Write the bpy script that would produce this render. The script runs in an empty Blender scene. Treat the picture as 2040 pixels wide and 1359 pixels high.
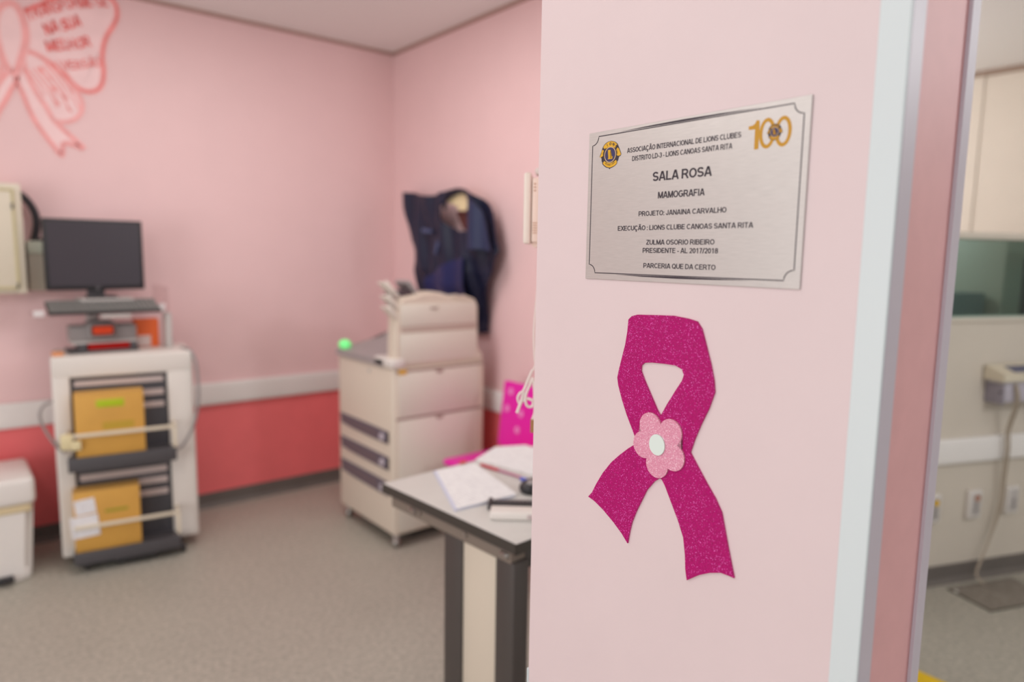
import bpy, bmesh, math, random
from mathutils import Vector, Matrix
random.seed(4)
S = bpy.context.scene
COL = S.collection

def lin(r, g, b):
    f = lambda c: (c/255/12.92) if c/255 <= .04045 else ((c/255+.055)/1.055)**2.4
    return (f(r), f(g), f(b), 1)

# ------------------------------------------------------------------ camera, world, lights, exposure
# World axes: room corner at the origin, x along the mural wall (room at x<0), y across (room at y<0).
cam_d = bpy.data.cameras.new('camera')
cam = bpy.data.objects.new('camera', cam_d); COL.objects.link(cam); S.camera = cam
r = Vector((0.77277, -0.63450, 0.01559)); u = Vector((0.06654, 0.10541, 0.99220)); f = Vector((0.63119, 0.76570, -0.12368))
m = Matrix.Identity(4)
for i in range(3):
    m[i][0] = r[i]; m[i][1] = u[i]; m[i][2] = -f[i]
m[0][3], m[1][3], m[2][3] = -2.256, -3.933, 1.42
cam.matrix_world = m
cam_d.sensor_width = 36; cam_d.lens = 1380*36/2040
cam_d.clip_start = .02
cam_d.dof.use_dof = True; cam_d.dof.focus_distance = .90; cam_d.dof.aperture_fstop = 2.1

W = bpy.data.worlds.new('world'); S.world = W; W.use_nodes = True
bg = W.node_tree.nodes['Background']; bg.inputs[0].default_value = (.97, .98, 1, 1); bg.inputs[1].default_value = .50

def area(name, loc, sx, sy, power, col=(1, .97, .93), rot=(0, 0, 0)):
    l = bpy.data.lights.new(name, 'AREA'); l.shape = 'RECTANGLE'; l.size = sx; l.size_y = sy; l.energy = power; l.color = col
    o = bpy.data.objects.new(name, l); COL.objects.link(o); o.location = loc; o.rotation_euler = rot
    return o
def fill_point(name, loc, power, col, rad=.14):
    l = bpy.data.lights.new(name, 'POINT'); l.energy = power; l.color = col; l.shadow_soft_size = rad
    o = bpy.data.objects.new(name, l); COL.objects.link(o); o.location = loc
    return o
area('room_ceiling_lamp', (-1.25, -1.35, 2.60), 1.0, .55, 15, (1, .985, .965))
fill_point('room_fill_light', (-2.7, -2.55, 2.15), 9, (1, .985, .965))  # added point light out of view, lifts ceiling and walls
area('room_side_fill', (-5.8, -3.3, 1.2), 2.4, 2.0, 62, (1, .985, .98), (math.pi/2, 0, -math.pi/2+.18))  # added soft source for low frontal fill; no window stands here
area('entrance_ceiling_lamp', (-3.2, -3.4, 2.60), .65, 1.25, 8, (.97, .985, 1))
fill_point('booth_fill_light', (1.55, -1.05, 2.15), 64, (1, .985, .96))  # added light hidden behind the entrance wall, brightens booth wall and ceiling
fill_point('exam_room_fill_light', (.2, -4.9, 2.15), 40, (.97, .985, 1))  # added light out of view, brightens exam room and wall end

S.view_settings.view_transform = 'Standard'; S.view_settings.look = 'None'
S.view_settings.gamma = 1; S.view_settings.use_curve_mapping = False
S.view_settings.exposure = 0.0
H = 2.644

# ------------------------------------------------------------------ materials
MATS = {}
def mat(name, rgb, rough=.55, metal=0, spec=.5, noise=None, emit=None, bump=None):
    if name in MATS: return MATS[name]
    M = bpy.data.materials.new(name); M.use_nodes = True
    nt = M.node_tree; p = nt.nodes['Principled BSDF']
    c = lin(*rgb)
    p.inputs['Base Color'].default_value = c
    p.inputs['Roughness'].default_value = rough; p.inputs['Metallic'].default_value = metal
    p.inputs['Specular IOR Level'].default_value = spec
    tc = nt.nodes.new('ShaderNodeTexCoord')
    if noise:
        sc, amt = noise
        n = nt.nodes.new('ShaderNodeTexNoise'); n.inputs['Scale'].default_value = sc; n.inputs['Detail'].default_value = 4
        nt.links.new(tc.outputs['Object'], n.inputs['Vector'])
        mr = nt.nodes.new('ShaderNodeMapRange'); mr.inputs[1].default_value = .3; mr.inputs[2].default_value = .7
        mr.inputs[3].default_value = 1-amt; mr.inputs[4].default_value = 1+amt
        nt.links.new(n.outputs['Fac'], mr.inputs[0])
        mx = nt.nodes.new('ShaderNodeVectorMath'); mx.operation = 'SCALE'
        mx.inputs[0].default_value = c[:3]; nt.links.new(mr.outputs[0], mx.inputs['Scale'])
        nt.links.new(mx.outputs[0], p.inputs['Base Color'])
    if bump:
        n = nt.nodes.new('ShaderNodeTexNoise'); n.inputs['Scale'].default_value = bump[0]
        nt.links.new(tc.outputs['Object'], n.inputs['Vector'])
        b = nt.nodes.new('ShaderNodeBump'); b.inputs['Strength'].default_value = bump[1]; b.inputs['Distance'].default_value = .002
        nt.links.new(n.outputs['Fac'], b.inputs['Height']); nt.links.new(b.outputs[0], p.inputs['Normal'])
    if emit:
        p.inputs['Emission Color'].default_value = c; p.inputs['Emission Strength'].default_value = emit
    MATS[name] = M
    return M

def glitter(name, base, fleck, bright, scale, thr=.90):
    M = bpy.data.materials.new(name); M.use_nodes = True; nt = M.node_tree; p = nt.nodes['Principled BSDF']
    tc = nt.nodes.new('ShaderNodeTexCoord')
    v = nt.nodes.new('ShaderNodeTexVoronoi'); v.inputs['Scale'].default_value = scale
    nt.links.new(tc.outputs['Object'], v.inputs['Vector'])
    sp = nt.nodes.new('ShaderNodeSeparateColor'); nt.links.new(v.outputs['Color'], sp.inputs[0])
    g1 = nt.nodes.new('ShaderNodeMapRange'); g1.inputs[3].default_value = .0; g1.inputs[4].default_value = .75
    nt.links.new(sp.outputs[1], g1.inputs[0])
    m1 = nt.nodes.new('ShaderNodeMix'); m1.data_type = 'RGBA'
    m1.inputs[6].default_value = lin(*base); m1.inputs[7].default_value = lin(*fleck)
    nt.links.new(g1.outputs[0], m1.inputs[0])
    n = nt.nodes.new('ShaderNodeTexNoise'); n.inputs['Scale'].default_value = 32
    nt.links.new(tc.outputs['Object'], n.inputs['Vector'])
    ad = nt.nodes.new('ShaderNodeMath'); ad.operation = 'MULTIPLY_ADD'; ad.inputs[1].default_value = .12; ad.inputs[2].default_value = -.06
    nt.links.new(n.outputs['Fac'], ad.inputs[0])
    a2 = nt.nodes.new('ShaderNodeMath'); a2.operation = 'ADD'; nt.links.new(ad.outputs[0], a2.inputs[0]); nt.links.new(sp.outputs[0], a2.inputs[1])
    gt = nt.nodes.new('ShaderNodeMath'); gt.operation = 'GREATER_THAN'; gt.inputs[1].default_value = thr
    nt.links.new(a2.outputs[0], gt.inputs[0])
    m2 = nt.nodes.new('ShaderNodeMix'); m2.data_type = 'RGBA'; m2.inputs[7].default_value = lin(*bright)
    nt.links.new(gt.outputs[0], m2.inputs[0]); nt.links.new(m1.outputs[2], m2.inputs[6])
    nt.links.new(m2.outputs[2], p.inputs['Base Color'])
    p.inputs['Roughness'].default_value = .5; p.inputs['Specular IOR Level'].default_value = .25
    # every flake tilts its own way
    vm = nt.nodes.new('ShaderNodeVectorMath'); vm.operation = 'MULTIPLY_ADD'
    nt.links.new(v.outputs['Color'], vm.inputs[0]); vm.inputs[1].default_value = (.5, .5, .5); vm.inputs[2].default_value = (-.25, -.25, -.25)
    ge = nt.nodes.new('ShaderNodeNewGeometry'); va = nt.nodes.new('ShaderNodeVectorMath'); va.operation = 'ADD'
    nt.links.new(vm.outputs[0], va.inputs[0]); nt.links.new(ge.outputs['Normal'], va.inputs[1])
    vn = nt.nodes.new('ShaderNodeVectorMath'); vn.operation = 'NORMALIZE'; nt.links.new(va.outputs[0], vn.inputs[0])
    nt.links.new(vn.outputs[0], p.inputs['Normal'])
    return M

def brushed(name, rgb):
    M = bpy.data.materials.new(name); M.use_nodes = True; nt = M.node_tree; p = nt.nodes['Principled BSDF']
    tc = nt.nodes.new('ShaderNodeTexCoord'); mp = nt.nodes.new('ShaderNodeMapping')
    mp.inputs['Scale'].default_value = (60, 60, 1800); nt.links.new(tc.outputs['Object'], mp.inputs[0])
    n = nt.nodes.new('ShaderNodeTexNoise'); n.inputs['Scale'].default_value = 1; n.inputs['Detail'].default_value = 3
    nt.links.new(mp.outputs[0], n.inputs['Vector'])
    mr = nt.nodes.new('ShaderNodeMapRange'); mr.inputs[1].default_value = .3; mr.inputs[2].default_value = .7
    mr.inputs[3].default_value = .93; mr.inputs[4].default_value = 1.05; nt.links.new(n.outputs['Fac'], mr.inputs[0])
    # smudged finger marks
    last = mr.outputs[0]
    for cx, cz, rx, rz in FINGERS:
        sb = nt.nodes.new('ShaderNodeVectorMath'); sb.operation = 'SUBTRACT'; sb.inputs[1].default_value = (cx, 0, cz)
        nt.links.new(tc.outputs['Object'], sb.inputs[0])
        ml = nt.nodes.new('ShaderNodeVectorMath'); ml.operation = 'MULTIPLY'; ml.inputs[1].default_value = (1/rx, 0, 1/rz)
        nt.links.new(sb.outputs[0], ml.inputs[0])
        ln = nt.nodes.new('ShaderNodeVectorMath'); ln.operation = 'LENGTH'; nt.links.new(ml.outputs[0], ln.inputs[0])
        rr = nt.nodes.new('ShaderNodeMapRange'); rr.interpolation_type = 'SMOOTHSTEP'
        rr.inputs[1].default_value = .55; rr.inputs[2].default_value = 1.15; rr.inputs[3].default_value = .87; rr.inputs[4].default_value = 1
        nt.links.new(ln.outputs['Value'], rr.inputs[0])
        mu = nt.nodes.new('ShaderNodeMath'); mu.operation = 'MULTIPLY'
        nt.links.new(last, mu.inputs[0]); nt.links.new(rr.outputs[0], mu.inputs[1]); last = mu.outputs[0]
    mx = nt.nodes.new('ShaderNodeVectorMath'); mx.operation = 'SCALE'; mx.inputs[0].default_value = lin(*rgb)[:3]
    nt.links.new(last, mx.inputs['Scale']); nt.links.new(mx.outputs[0], p.inputs['Base Color'])
    p.inputs['Metallic'].default_value = .62; p.inputs['Roughness'].default_value = .42
    b = nt.nodes.new('ShaderNodeBump'); b.inputs['Strength'].default_value = .06; b.inputs['Distance'].default_value = .0005
    nt.links.new(n.outputs['Fac'], b.inputs['Height']); nt.links.new(b.outputs[0], p.inputs['Normal'])
    return M

def speckle(name, a, b, c):
    M = bpy.data.materials.new(name); M.use_nodes = True; nt = M.node_tree; p = nt.nodes['Principled BSDF']
    tc = nt.nodes.new('ShaderNodeTexCoord')
    n = nt.nodes.new('ShaderNodeTexNoise'); n.inputs['Scale'].default_value = 55; n.inputs['Detail'].default_value = 6; n.inputs['Roughness'].default_value = .7
    n2 = nt.nodes.new('ShaderNodeTexNoise'); n2.inputs['Scale'].default_value = 3; n2.inputs['Detail'].default_value = 2
    for q in (n, n2): nt.links.new(tc.outputs['Object'], q.inputs['Vector'])
    cr = nt.nodes.new('ShaderNodeValToRGB'); e = cr.color_ramp
    e.elements[0].position = .36; e.elements[0].color = lin(*a); e.elements[1].position = .64; e.elements[1].color = lin(*c)
    k = e.elements.new(.5); k.color = lin(*b)
    nt.links.new(n.outputs['Fac'], cr.inputs[0])
    mr = nt.nodes.new('ShaderNodeMapRange'); mr.inputs[3].default_value = .93; mr.inputs[4].default_value = 1.07
    nt.links.new(n2.outputs['Fac'], mr.inputs[0])
    mx = nt.nodes.new('ShaderNodeVectorMath'); mx.operation = 'SCALE'
    nt.links.new(cr.outputs[0], mx.inputs[0]); nt.links.new(mr.outputs[0], mx.inputs['Scale'])
    nt.links.new(mx.outputs[0], p.inputs['Base Color']); p.inputs['Roughness'].default_value = .55
    return M

def lined(name, paper, ink, freq, axis='X'):
    """paper with faint rows of print"""
    M = bpy.data.materials.new(name); M.use_nodes = True; nt = M.node_tree; p = nt.nodes['Principled BSDF']
    tc = nt.nodes.new('ShaderNodeTexCoord')
    w = nt.nodes.new('ShaderNodeTexWave'); w.bands_direction = axis; w.inputs['Scale'].default_value = freq
    nt.links.new(tc.outputs['Object'], w.inputs['Vector'])
    n = nt.nodes.new('ShaderNodeTexNoise'); n.inputs['Scale'].default_value = 60; nt.links.new(tc.outputs['Object'], n.inputs['Vector'])
    mu = nt.nodes.new('ShaderNodeMath'); mu.operation = 'MULTIPLY'; nt.links.new(w.outputs['Fac'], mu.inputs[0]); nt.links.new(n.outputs['Fac'], mu.inputs[1])
    mr = nt.nodes.new('ShaderNodeMapRange'); mr.inputs[1].default_value = .35; mr.inputs[2].default_value = .6
    nt.links.new(mu.outputs[0], mr.inputs[0])
    mx = nt.nodes.new('ShaderNodeMix'); mx.data_type = 'RGBA'; mx.inputs[6].default_value = lin(*paper); mx.inputs[7].default_value = lin(*ink)
    nt.links.new(mr.outputs[0], mx.inputs[0]); nt.links.new(mx.outputs[2], p.inputs['Base Color']); p.inputs['Roughness'].default_value = .7
    return M

def clear(name, rgb, mixf, rough=.05):
    """thin see-through sheet: tinted transparency with a gloss"""
    M = bpy.data.materials.new(name); M.use_nodes = True; nt = M.node_tree
    out = nt.nodes['Material Output']; nt.nodes.remove(nt.nodes['Principled BSDF'])
    t = nt.nodes.new('ShaderNodeBsdfTransparent'); t.inputs[0].default_value = lin(*rgb)
    g = nt.nodes.new('ShaderNodeBsdfGlossy'); g.inputs[0].default_value = (.9, .95, .95, 1); g.inputs['Roughness'].default_value = rough
    mx = nt.nodes.new('ShaderNodeMixShader'); mx.inputs[0].default_value = mixf
    nt.links.new(t.outputs[0], mx.inputs[1]); nt.links.new(g.outputs[0], mx.inputs[2]); nt.links.new(mx.outputs[0], out.inputs[0])
    return M

# ------------------------------------------------------------------ frames, things, parts
class Frame:
    def __init__(s, o, rz): s.o = Vector(o); s.rz = rz; s.R = Matrix.Rotation(rz, 3, 'Z')
    def w(s, p): return s.o + s.R @ Vector(p)
ROOM = Frame((0, 0, 0), 0)
PF = Frame((-1.599, -3.287, 0), math.radians(-90.9))      # entrance wall: x along its face, y into the wall
SF = Frame((1.007, -2.851, 0), math.radians(-22))         # screened wall of the exam room
LOC = {}
def finish(o, bm, mats, off, ang=35):
    bmesh.ops.recalc_face_normals(bm, faces=bm.faces[:])
    bmesh.ops.translate(bm, verts=bm.verts[:], vec=-off)
    me = o.data; bm.to_mesh(me); bm.free()
    for q in (mats if isinstance(mats, (list, tuple)) else [mats]): me.materials.append(q)
    for pl in me.polygons: pl.use_smooth = True
    me.set_sharp_from_angle(angle=math.radians(ang))
def setp(o, label, cat, group=None):
    o['label'] = label; o['category'] = cat
    if group: o['group'] = group
def thing(name, label, cat, loc=(0, 0, 0), fr=ROOM, group=None):
    o = bpy.data.objects.new(name, None); COL.objects.link(o); o.empty_display_size = .05
    o.location = fr.w(loc); o.rotation_euler = (0, 0, fr.rz); setp(o, label, cat, group)
    LOC[o.name] = Vector(loc)
    return o
def part(name, bm, mats, par, label=None):
    o = bpy.data.objects.new(name, bpy.data.meshes.new(name)); COL.objects.link(o); o.parent = par
    LOC[o.name] = LOC[par.name]; finish(o, bm, mats, LOC[par.name])
    if label: o['label'] = label
    return o
def solo(name, bm, mats, label, cat, loc=(0, 0, 0), fr=ROOM, group=None):
    o = bpy.data.objects.new(name, bpy.data.meshes.new(name)); COL.objects.link(o)
    o.location = fr.w(loc); o.rotation_euler = (0, 0, fr.rz); setp(o, label, cat, group)
    LOC[o.name] = Vector(loc); finish(o, bm, mats, Vector(loc))
    return o
def struct(name, bm, mats, fr=ROOM):
    o = bpy.data.objects.new(name, bpy.data.meshes.new(name)); COL.objects.link(o)
    o.location = fr.o; o.rotation_euler = (0, 0, fr.rz); o['kind'] = 'structure'
    LOC[o.name] = Vector((0, 0, 0)); finish(o, bm, mats, Vector((0, 0, 0)))
    return o

# ------------------------------------------------------------------ shapes
def B(): return bmesh.new()
def box(bm, x0, x1, y0, y1, z0, z1, bev=0, seg=2, mi=0, rot=None):
    t = bmesh.new(); bmesh.ops.create_cube(t, size=1)
    for v in t.verts:
        v.co = Vector((x0+(v.co.x+.5)*(x1-x0), y0+(v.co.y+.5)*(y1-y0), z0+(v.co.z+.5)*(z1-z0)))
    if bev: bmesh.ops.bevel(t, geom=t.edges[:], offset=bev, segments=seg, affect='EDGES', profile=.5)
    if rot: bmesh.ops.transform(t, matrix=rot, verts=t.verts[:])
    return merge(bm, t, mi)
def merge(bm, t, mi=0):
    for fc in t.faces: fc.material_index = mi
    me = bpy.data.meshes.new('tmp'); t.to_mesh(me); t.free(); bm.from_mesh(me); bpy.data.meshes.remove(me)
    return bm
def about(c, rx=0, ry=0, rz=0):
    from mathutils import Euler
    c = Vector(c)
    return Matrix.Translation(c) @ Euler((rx, ry, rz)).to_matrix().to_4x4() @ Matrix.Translation(-c)
def cyl(bm, c, rad, h, axis='Z', n=24, r2=None, bev=0, mi=0):
    t = bmesh.new(); bmesh.ops.create_cone(t, cap_ends=True, segments=n, radius1=rad, radius2=rad if r2 is None else r2, depth=h)
    if bev:
        bmesh.ops.bevel(t, geom=[e for e in t.edges if len(e.link_faces) == 2 and any(len(q.verts) > 4 for q in e.link_faces)], offset=bev, segments=2, affect='EDGES', profile=.5)
    R = {'Z': Matrix.Identity(4), 'Y': Matrix.Rotation(math.pi/2, 4, 'X'), 'X': Matrix.Rotation(math.pi/2, 4, 'Y')}[axis]
    bmesh.ops.transform(t, matrix=Matrix.Translation(c) @ R, verts=t.verts[:])
    return merge(bm, t, mi)
def ball(bm, c, rx, ry, rz, mi=0):
    t = bmesh.new(); bmesh.ops.create_uvsphere(t, u_segments=20, v_segments=12, radius=1)
    for v in t.verts: v.co = Vector((c[0]+v.co.x*rx, c[1]+v.co.y*ry, c[2]+v.co.z*rz))
    return merge(bm, t, mi)
def prism(bm, pts, d0, d1, fn=None, holes=(), bev=0, mi=0):
    """extrude a 2-D outline (a,b) from depth d0 to d1; fn maps (a,b,d) to xyz (default: wall plane x,z with depth y)"""
    fn = fn or (lambda a, b, d: (a, d, b))
    t = bmesh.new(); edges = []
    for loop in [pts]+list(holes):
        vs = [t.verts.new(fn(a, b, d0)) for a, b in loop]
        for i in range(len(vs)): edges.append(t.edges.new((vs[i], vs[(i+1) % len(vs)])))
    if holes:
        bmesh.ops.triangle_fill(t, use_beauty=True, use_dissolve=False, edges=edges)
    else:
        t.faces.new(t.verts[:])
        if len(pts) > 4: bmesh.ops.triangulate(t, faces=t.faces[:])
    top = bmesh.ops.extrude_face_region(t, geom=t.faces[:])
    dv = Vector(fn(0, 0, d1))-Vector(fn(0, 0, d0))
    bmesh.ops.translate(t, verts=[g for g in top['geom'] if isinstance(g, bmesh.types.BMVert)], vec=dv)
    bmesh.ops.recalc_face_normals(t, faces=t.faces[:])
    return merge(bm, t, mi)
def smooth(pts, k=4, closed=True):
    n = len(pts); out = []
    for i in range(n if closed else n-1):
        g = (lambda j: pts[j % n]) if closed else (lambda j: pts[min(max(j, 0), n-1)])
        p0, p1, p2, p3 = g(i-1), g(i), g(i+1), g(i+2)
        for s in range(k):
            t = s/k
            out.append(tuple(.5*((2*b)+(-a+c)*t+(2*a-5*b+4*c-d)*t*t+(-a+3*b-3*c+d)*t**3) for a, b, c, d in zip(p0, p1, p2, p3)))
    if not closed: out.append(tuple(pts[-1]))
    return out
def tube(bm, pts, rad, n=8, closed=False, flat=None, mi=0):
    pts = [Vector(p) for p in pts]; t = bmesh.new(); rings = []; N = len(pts); up = None
    for i, p in enumerate(pts):
        a = pts[(i-1) % N] if closed or i else p; b = pts[(i+1) % N] if closed or i < N-1 else p
        d = (b-a).normalized() if (b-a).length > 1e-9 else Vector((0, 0, 1))
        if up is None: up = Vector((0, 0, 1)) if abs(d.z) < .9 else Vector((1, 0, 0))
        s = d.cross(up)
        if s.length < 1e-6: s = d.orthogonal()
        s.normalize(); up = s.cross(d).normalized()
        rr = rad[i] if isinstance(rad, (list, tuple)) else rad
        rings.append([t.verts.new(p+(s*math.cos(2*math.pi*k/n)+up*math.sin(2*math.pi*k/n))*rr) for k in range(n)])
    for i in range(N if closed else N-1):
        A, Bq = rings[i], rings[(i+1) % N]
        for k in range(n): t.faces.new((A[k], A[(k+1) % n], Bq[(k+1) % n], Bq[k]))
    if not closed: t.faces.new(rings[0]); t.faces.new(rings[-1])
    if flat is not None:
        for v in t.verts: v.co.y = flat+(v.co.y-flat)*.35
    return merge(bm, t, mi)
def strip(bm, pts, w, d0, d1, closed=False, mi=0, fn=None):
    """flat line of width w along 2-D points, as a thin raised band"""
    P = [Vector((a, b)) for a, b in pts]; N = len(P); L = []; R = []
    for i, p in enumerate(P):
        a = P[(i-1) % N] if closed or i else p; b = P[(i+1) % N] if closed or i < N-1 else p
        d = (b-a).normalized(); nrm = Vector((-d.y, d.x))
        ww = w[i] if isinstance(w, list) else w
        L.append(p+nrm*ww/2); R.append(p-nrm*ww/2)
    for i in range(N if closed else N-1):
        j = (i+1) % N
        prism(bm, [tuple(L[i]), tuple(L[j]), tuple(R[j]), tuple(R[i])], d0, d1, fn=fn, mi=mi)
    return bm
def arc(cx, cz, rx, rz, a0, a1, n=24):
    return [(cx+rx*math.cos(math.radians(a0+(a1-a0)*i/n)), cz+rz*math.sin(math.radians(a0+(a1-a0)*i/n))) for i in range(n+1)]
def ell(cx, cz, rx, rz, n=40): return arc(cx, cz, rx, rz, 0, 360, n)[:-1]

def EA(cx, cy, rx, ry, a0, a1, n=10): return arc(cx, cy, rx, ry, a0, a1, n)
_l, _m = .085, .915
GLY = {  # grotesque capitals on a unit cap height: (width, centre lines)
 ' ': (.22, []), '-': (.36, [[(.03, .34), (.33, .34)]]), '/': (.32, [[(.04, 0), (.28, 1)]]), ':': (.20, [[(.1, 0), (.1, .17)], [(.1, .52), (.1, .69)]]),
 'A': (.76, [[(.07, 0), (.345, .97)], [(.415, .97), (.69, 0)], [(.19, .30), (.57, .30)], [(.30, .93), (.46, .93)]]),
 'B': (.72, [[(.09, 0), (.09, 1)], [(.09, _m), (.40, _m)]+EA(.40, .725, .19, .19, 90, -90)+[(.09, .535)], [(.40, .535)]+EA(.41, .31, .22, .225, 90, -90)+[(.09, _l)]]),
 'C': (.76, [EA(.40, .5, .315, .415, 42, 318, 22)]),
 'D': (.75, [[(.09, 0), (.09, 1)], [(.09, _m), (.30, _m)]+EA(.32, .5, .34, .415, 90, -90, 16)+[(.09, _l)]]),
 'E': (.67, [[(.09, 0), (.09, 1)], [(.09, _m), (.63, _m)], [(.09, .52), (.58, .52)], [(.09, _l), (.65, _l)]]),
 'F': (.62, [[(.09, 0), (.09, 1)], [(.09, _m), (.60, _m)], [(.09, .50), (.54, .50)]]),
 'G': (.80, [EA(.40, .5, .315, .415, 42, 318, 22)+[(.70, .22)], [(.70, .14), (.70, .50)], [(.43, .46), (.775, .46)]]),
 'H': (.75, [[(.09, 0), (.09, 1)], [(.66, 0), (.66, 1)], [(.09, .52), (.66, .52)]]),
 'I': (.24, [[(.12, 0), (.12, 1)]]),
 'J': (.58, [[(.46, 1), (.46, .28)]+EA(.275, .28, .185, .20, 0, -180)+[(.09, .34)]]),
 'L': (.60, [[(.09, 0), (.09, 1)], [(.09, _l), (.59, _l)]]),
 'M': (.86, [[(.09, 0), (.09, 1)], [(.77, 0), (.77, 1)], [(.12, .97), (.43, .04)], [(.43, .04), (.74, .97)]]),
 'N': (.74, [[(.09, 0), (.09, 1)], [(.65, 0), (.65, 1)], [(.12, .95), (.62, .05)]]),
 'O': (.80, [EA(.40, .5, .315, .415, 0, 360, 28)]),
 'P': (.68, [[(.09, 0), (.09, 1)], [(.09, _m), (.38, _m)]+EA(.38, .665, .22, .25, 90, -90)+[(.09, .415)]]),
 'Q': (.80, [EA(.40, .5, .315, .415, 0, 360, 28), [(.46, .26), (.74, -.02)]]),
 'R': (.75, [[(.09, 0), (.09, 1)], [(.09, _m), (.40, _m)]+EA(.40, .69, .21, .225, 90, -90)+[(.09, .465)], [(.38, .46), (.50, .34), (.69, 0)]]),
 'S': (.68, [EA(.34, .70, .245, .215, 20, 270, 16)[:-1]+EA(.34, .29, .26, .205, 90, -160, 16)]),
 'T': (.66, [[(.33, 0), (.33, 1)], [(.02, _m), (.64, _m)]]),
 'U': (.74, [[(.09, 1), (.09, .38)]+EA(.37, .36, .28, .275, 180, 360, 14)+[(.65, 1)]]),
 'V': (.70, [[(.05, 1), (.35, .03)], [(.35, .03), (.65, 1)]]),
 'X': (.70, [[(.05, 1), (.65, 0)], [(.65, 1), (.05, 0)]]),
 'Z': (.64, [[(.05, _m), (.60, _m)], [(.56, .90), (.08, .10)], [(.03, _l), (.62, _l)]]),
 '0': (.58, [EA(.29, .5, .21, .415, 0, 360, 24)]), '1': (.58, [[(.34, 0), (.34, 1)], [(.34, .93), (.12, .74)]]),
 '2': (.58, [EA(.29, .71, .205, .205, 165, -25, 12)+[(.42, .50), (.10, .10)], [(.04, _l), (.53, _l)]]),
 '3': (.58, [EA(.28, .72, .20, .195, 165, -80, 12)+[(.24, .53)], [(.24, .53)]+EA(.28, .30, .22, .215, 80, -165, 14)]),
 '7': (.58, [[(.05, _m), (.54, _m)], [(.50, .90), (.33, .55), (.24, 0)]]),
 '8': (.58, [EA(.29, .73, .19, .185, 0, 360, 20), EA(.29, .30, .215, .215, 0, 360, 20)])}
GLY['Ç'] = (GLY['C'][0], GLY['C'][1]+[[(.41, .05), (.40, -.06)], [(.36, -.07), (.47, -.10), (.47, -.19), (.30, -.21)]])
GLY['Ã'] = (GLY['A'][0], GLY['A'][1]+[[(.20, 1.12), (.28, 1.18), (.38, 1.145), (.48, 1.12), (.56, 1.19)]])
def text(bm, s, depth, x0=None, x1=None, z=0, cap=None, bold=.165, th=0, mi=0, xf=None, hand=0):
    """printed capitals of s fitted between x0 and x1 on baseline z with cap height cap, at depth y"""
    rnd = random.Random(len(s)*7+ord(s[0])); x = 0; quads = []
    for ch in s:
        w, strokes = GLY[ch]; dz = rnd.uniform(-.08, .08)*hand; sl = rnd.uniform(-.12, .12)*hand
        for st in strokes:
            P = [Vector((x+a+sl*b, b+dz)) for a, b in st]; Lf, Rt = [], []
            closed = len(P) > 12 and (P[0]-P[-1]).length < 1e-6
            for i, p in enumerate(P):
                a = P[i-1] if i else (P[-2] if closed else p); b = P[i+1] if i < len(P)-1 else (P[1] if closed else p)
                d1 = (p-a).normalized() if (p-a).length > 1e-9 else None; d2 = (b-p).normalized() if (b-p).length > 1e-9 else None
                d = ((d1 or d2)+(d2 or d1)).normalized(); nv = Vector((-d.y, d.x))
                k = 1/max(.5, abs(nv.dot(Vector((-(d1 or d2).y, (d1 or d2).x)))))
                Lf.append(p+nv*bold/2*k); Rt.append(p-nv*bold/2*k)
            for i in range(len(P)-1): quads.append((Lf[i], Lf[i+1], Rt[i+1], Rt[i]))
        x += w+.045
    W_ = x-.045; k = (x1-x0)/W_
    for q in quads:
        vs = []
        for p in q:
            a, b = x0+p.x*k, z+p.y*cap
            if xf: a, b = xf(a, b)
            vs.append(bm.verts.new((a, depth, b)))
        fc = bm.faces.new(vs); fc.material_index = mi
    return bm

# ------------------------------------------------------------------ palette
FINGERS = [(.020, 1.455, .0062, .0100), (.0345, 1.4500, .0058, .0085), (.006, 1.449, .004, .0075),
           (.2335, 1.4375, .0085, .0115), (.258, 1.447, .0075, .0150), (.199, 1.4175, .006, .010)]
m_wall = mat('pink_wall_paint', (239, 203, 203), .5, noise=(6, .012))
m_part = mat('pale_pink_wall_paint', (224, 204, 205), .5, noise=(9, .012), bump=(260, .05))
m_end = mat('shaded_end_pink', (230, 172, 172), .5, noise=(30, .03))  # end face: pink deepened so the colour holds its shade
m_dado = mat('coral_red_paint', (250, 122, 124), .45, noise=(8, .03))
m_ceil = mat('ceiling_paint', (244, 241, 239), .7)
m_rail = mat('bumper_rail_vinyl', (240, 236, 232), .45, noise=(5, .015))
m_base = mat('grey_vinyl_coving', (108, 101, 96), .5, noise=(12, .06))
m_floor = speckle('speckled_vinyl_floor', (158, 154, 143), (174, 169, 157), (190, 185, 172))
m_beige = mat('beige_wall_paint', (214, 204, 190), .55, noise=(6, .015))
m_white = mat('white_trim_paint', (214, 222, 224), .4)
m_alu = mat('lavender_grey_trim', (205, 194, 204), .4)
m_shadow = mat('ceiling_shadow_gap_trim', (176, 140, 130), .6)  # shadow gap under the ceiling, put in as a brown strip
m_black = mat('black_plastic', (38, 36, 39), .45)
m_dark = mat('dark_grey_plastic', (78, 75, 78), .5)
m_grey = mat('grey_plastic', (150, 143, 142), .5)
m_lgrey = mat('light_grey_plastic', (196, 190, 186), .5)
m_wplas = mat('white_plastic', (228, 222, 216), .4)
m_cream = mat('cream_plastic', (232, 224, 212), .4)
m_cart = mat('off_white_cabinet_paint', (226, 219, 212), .45)
m_steel = mat('steel', (170, 166, 162), .3, .9)
m_ink = mat('black_engraving_ink', (52, 42, 52), .5)
m_gold = mat('gold_enamel', (196, 142, 22), .45)
m_yel = mat('yellow_gold_enamel', (226, 172, 34), .45)
m_navy = mat('navy_enamel', (52, 48, 92), .45)
m_paleline = mat('pale_enamel_line', (226, 190, 140), .5)

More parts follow.
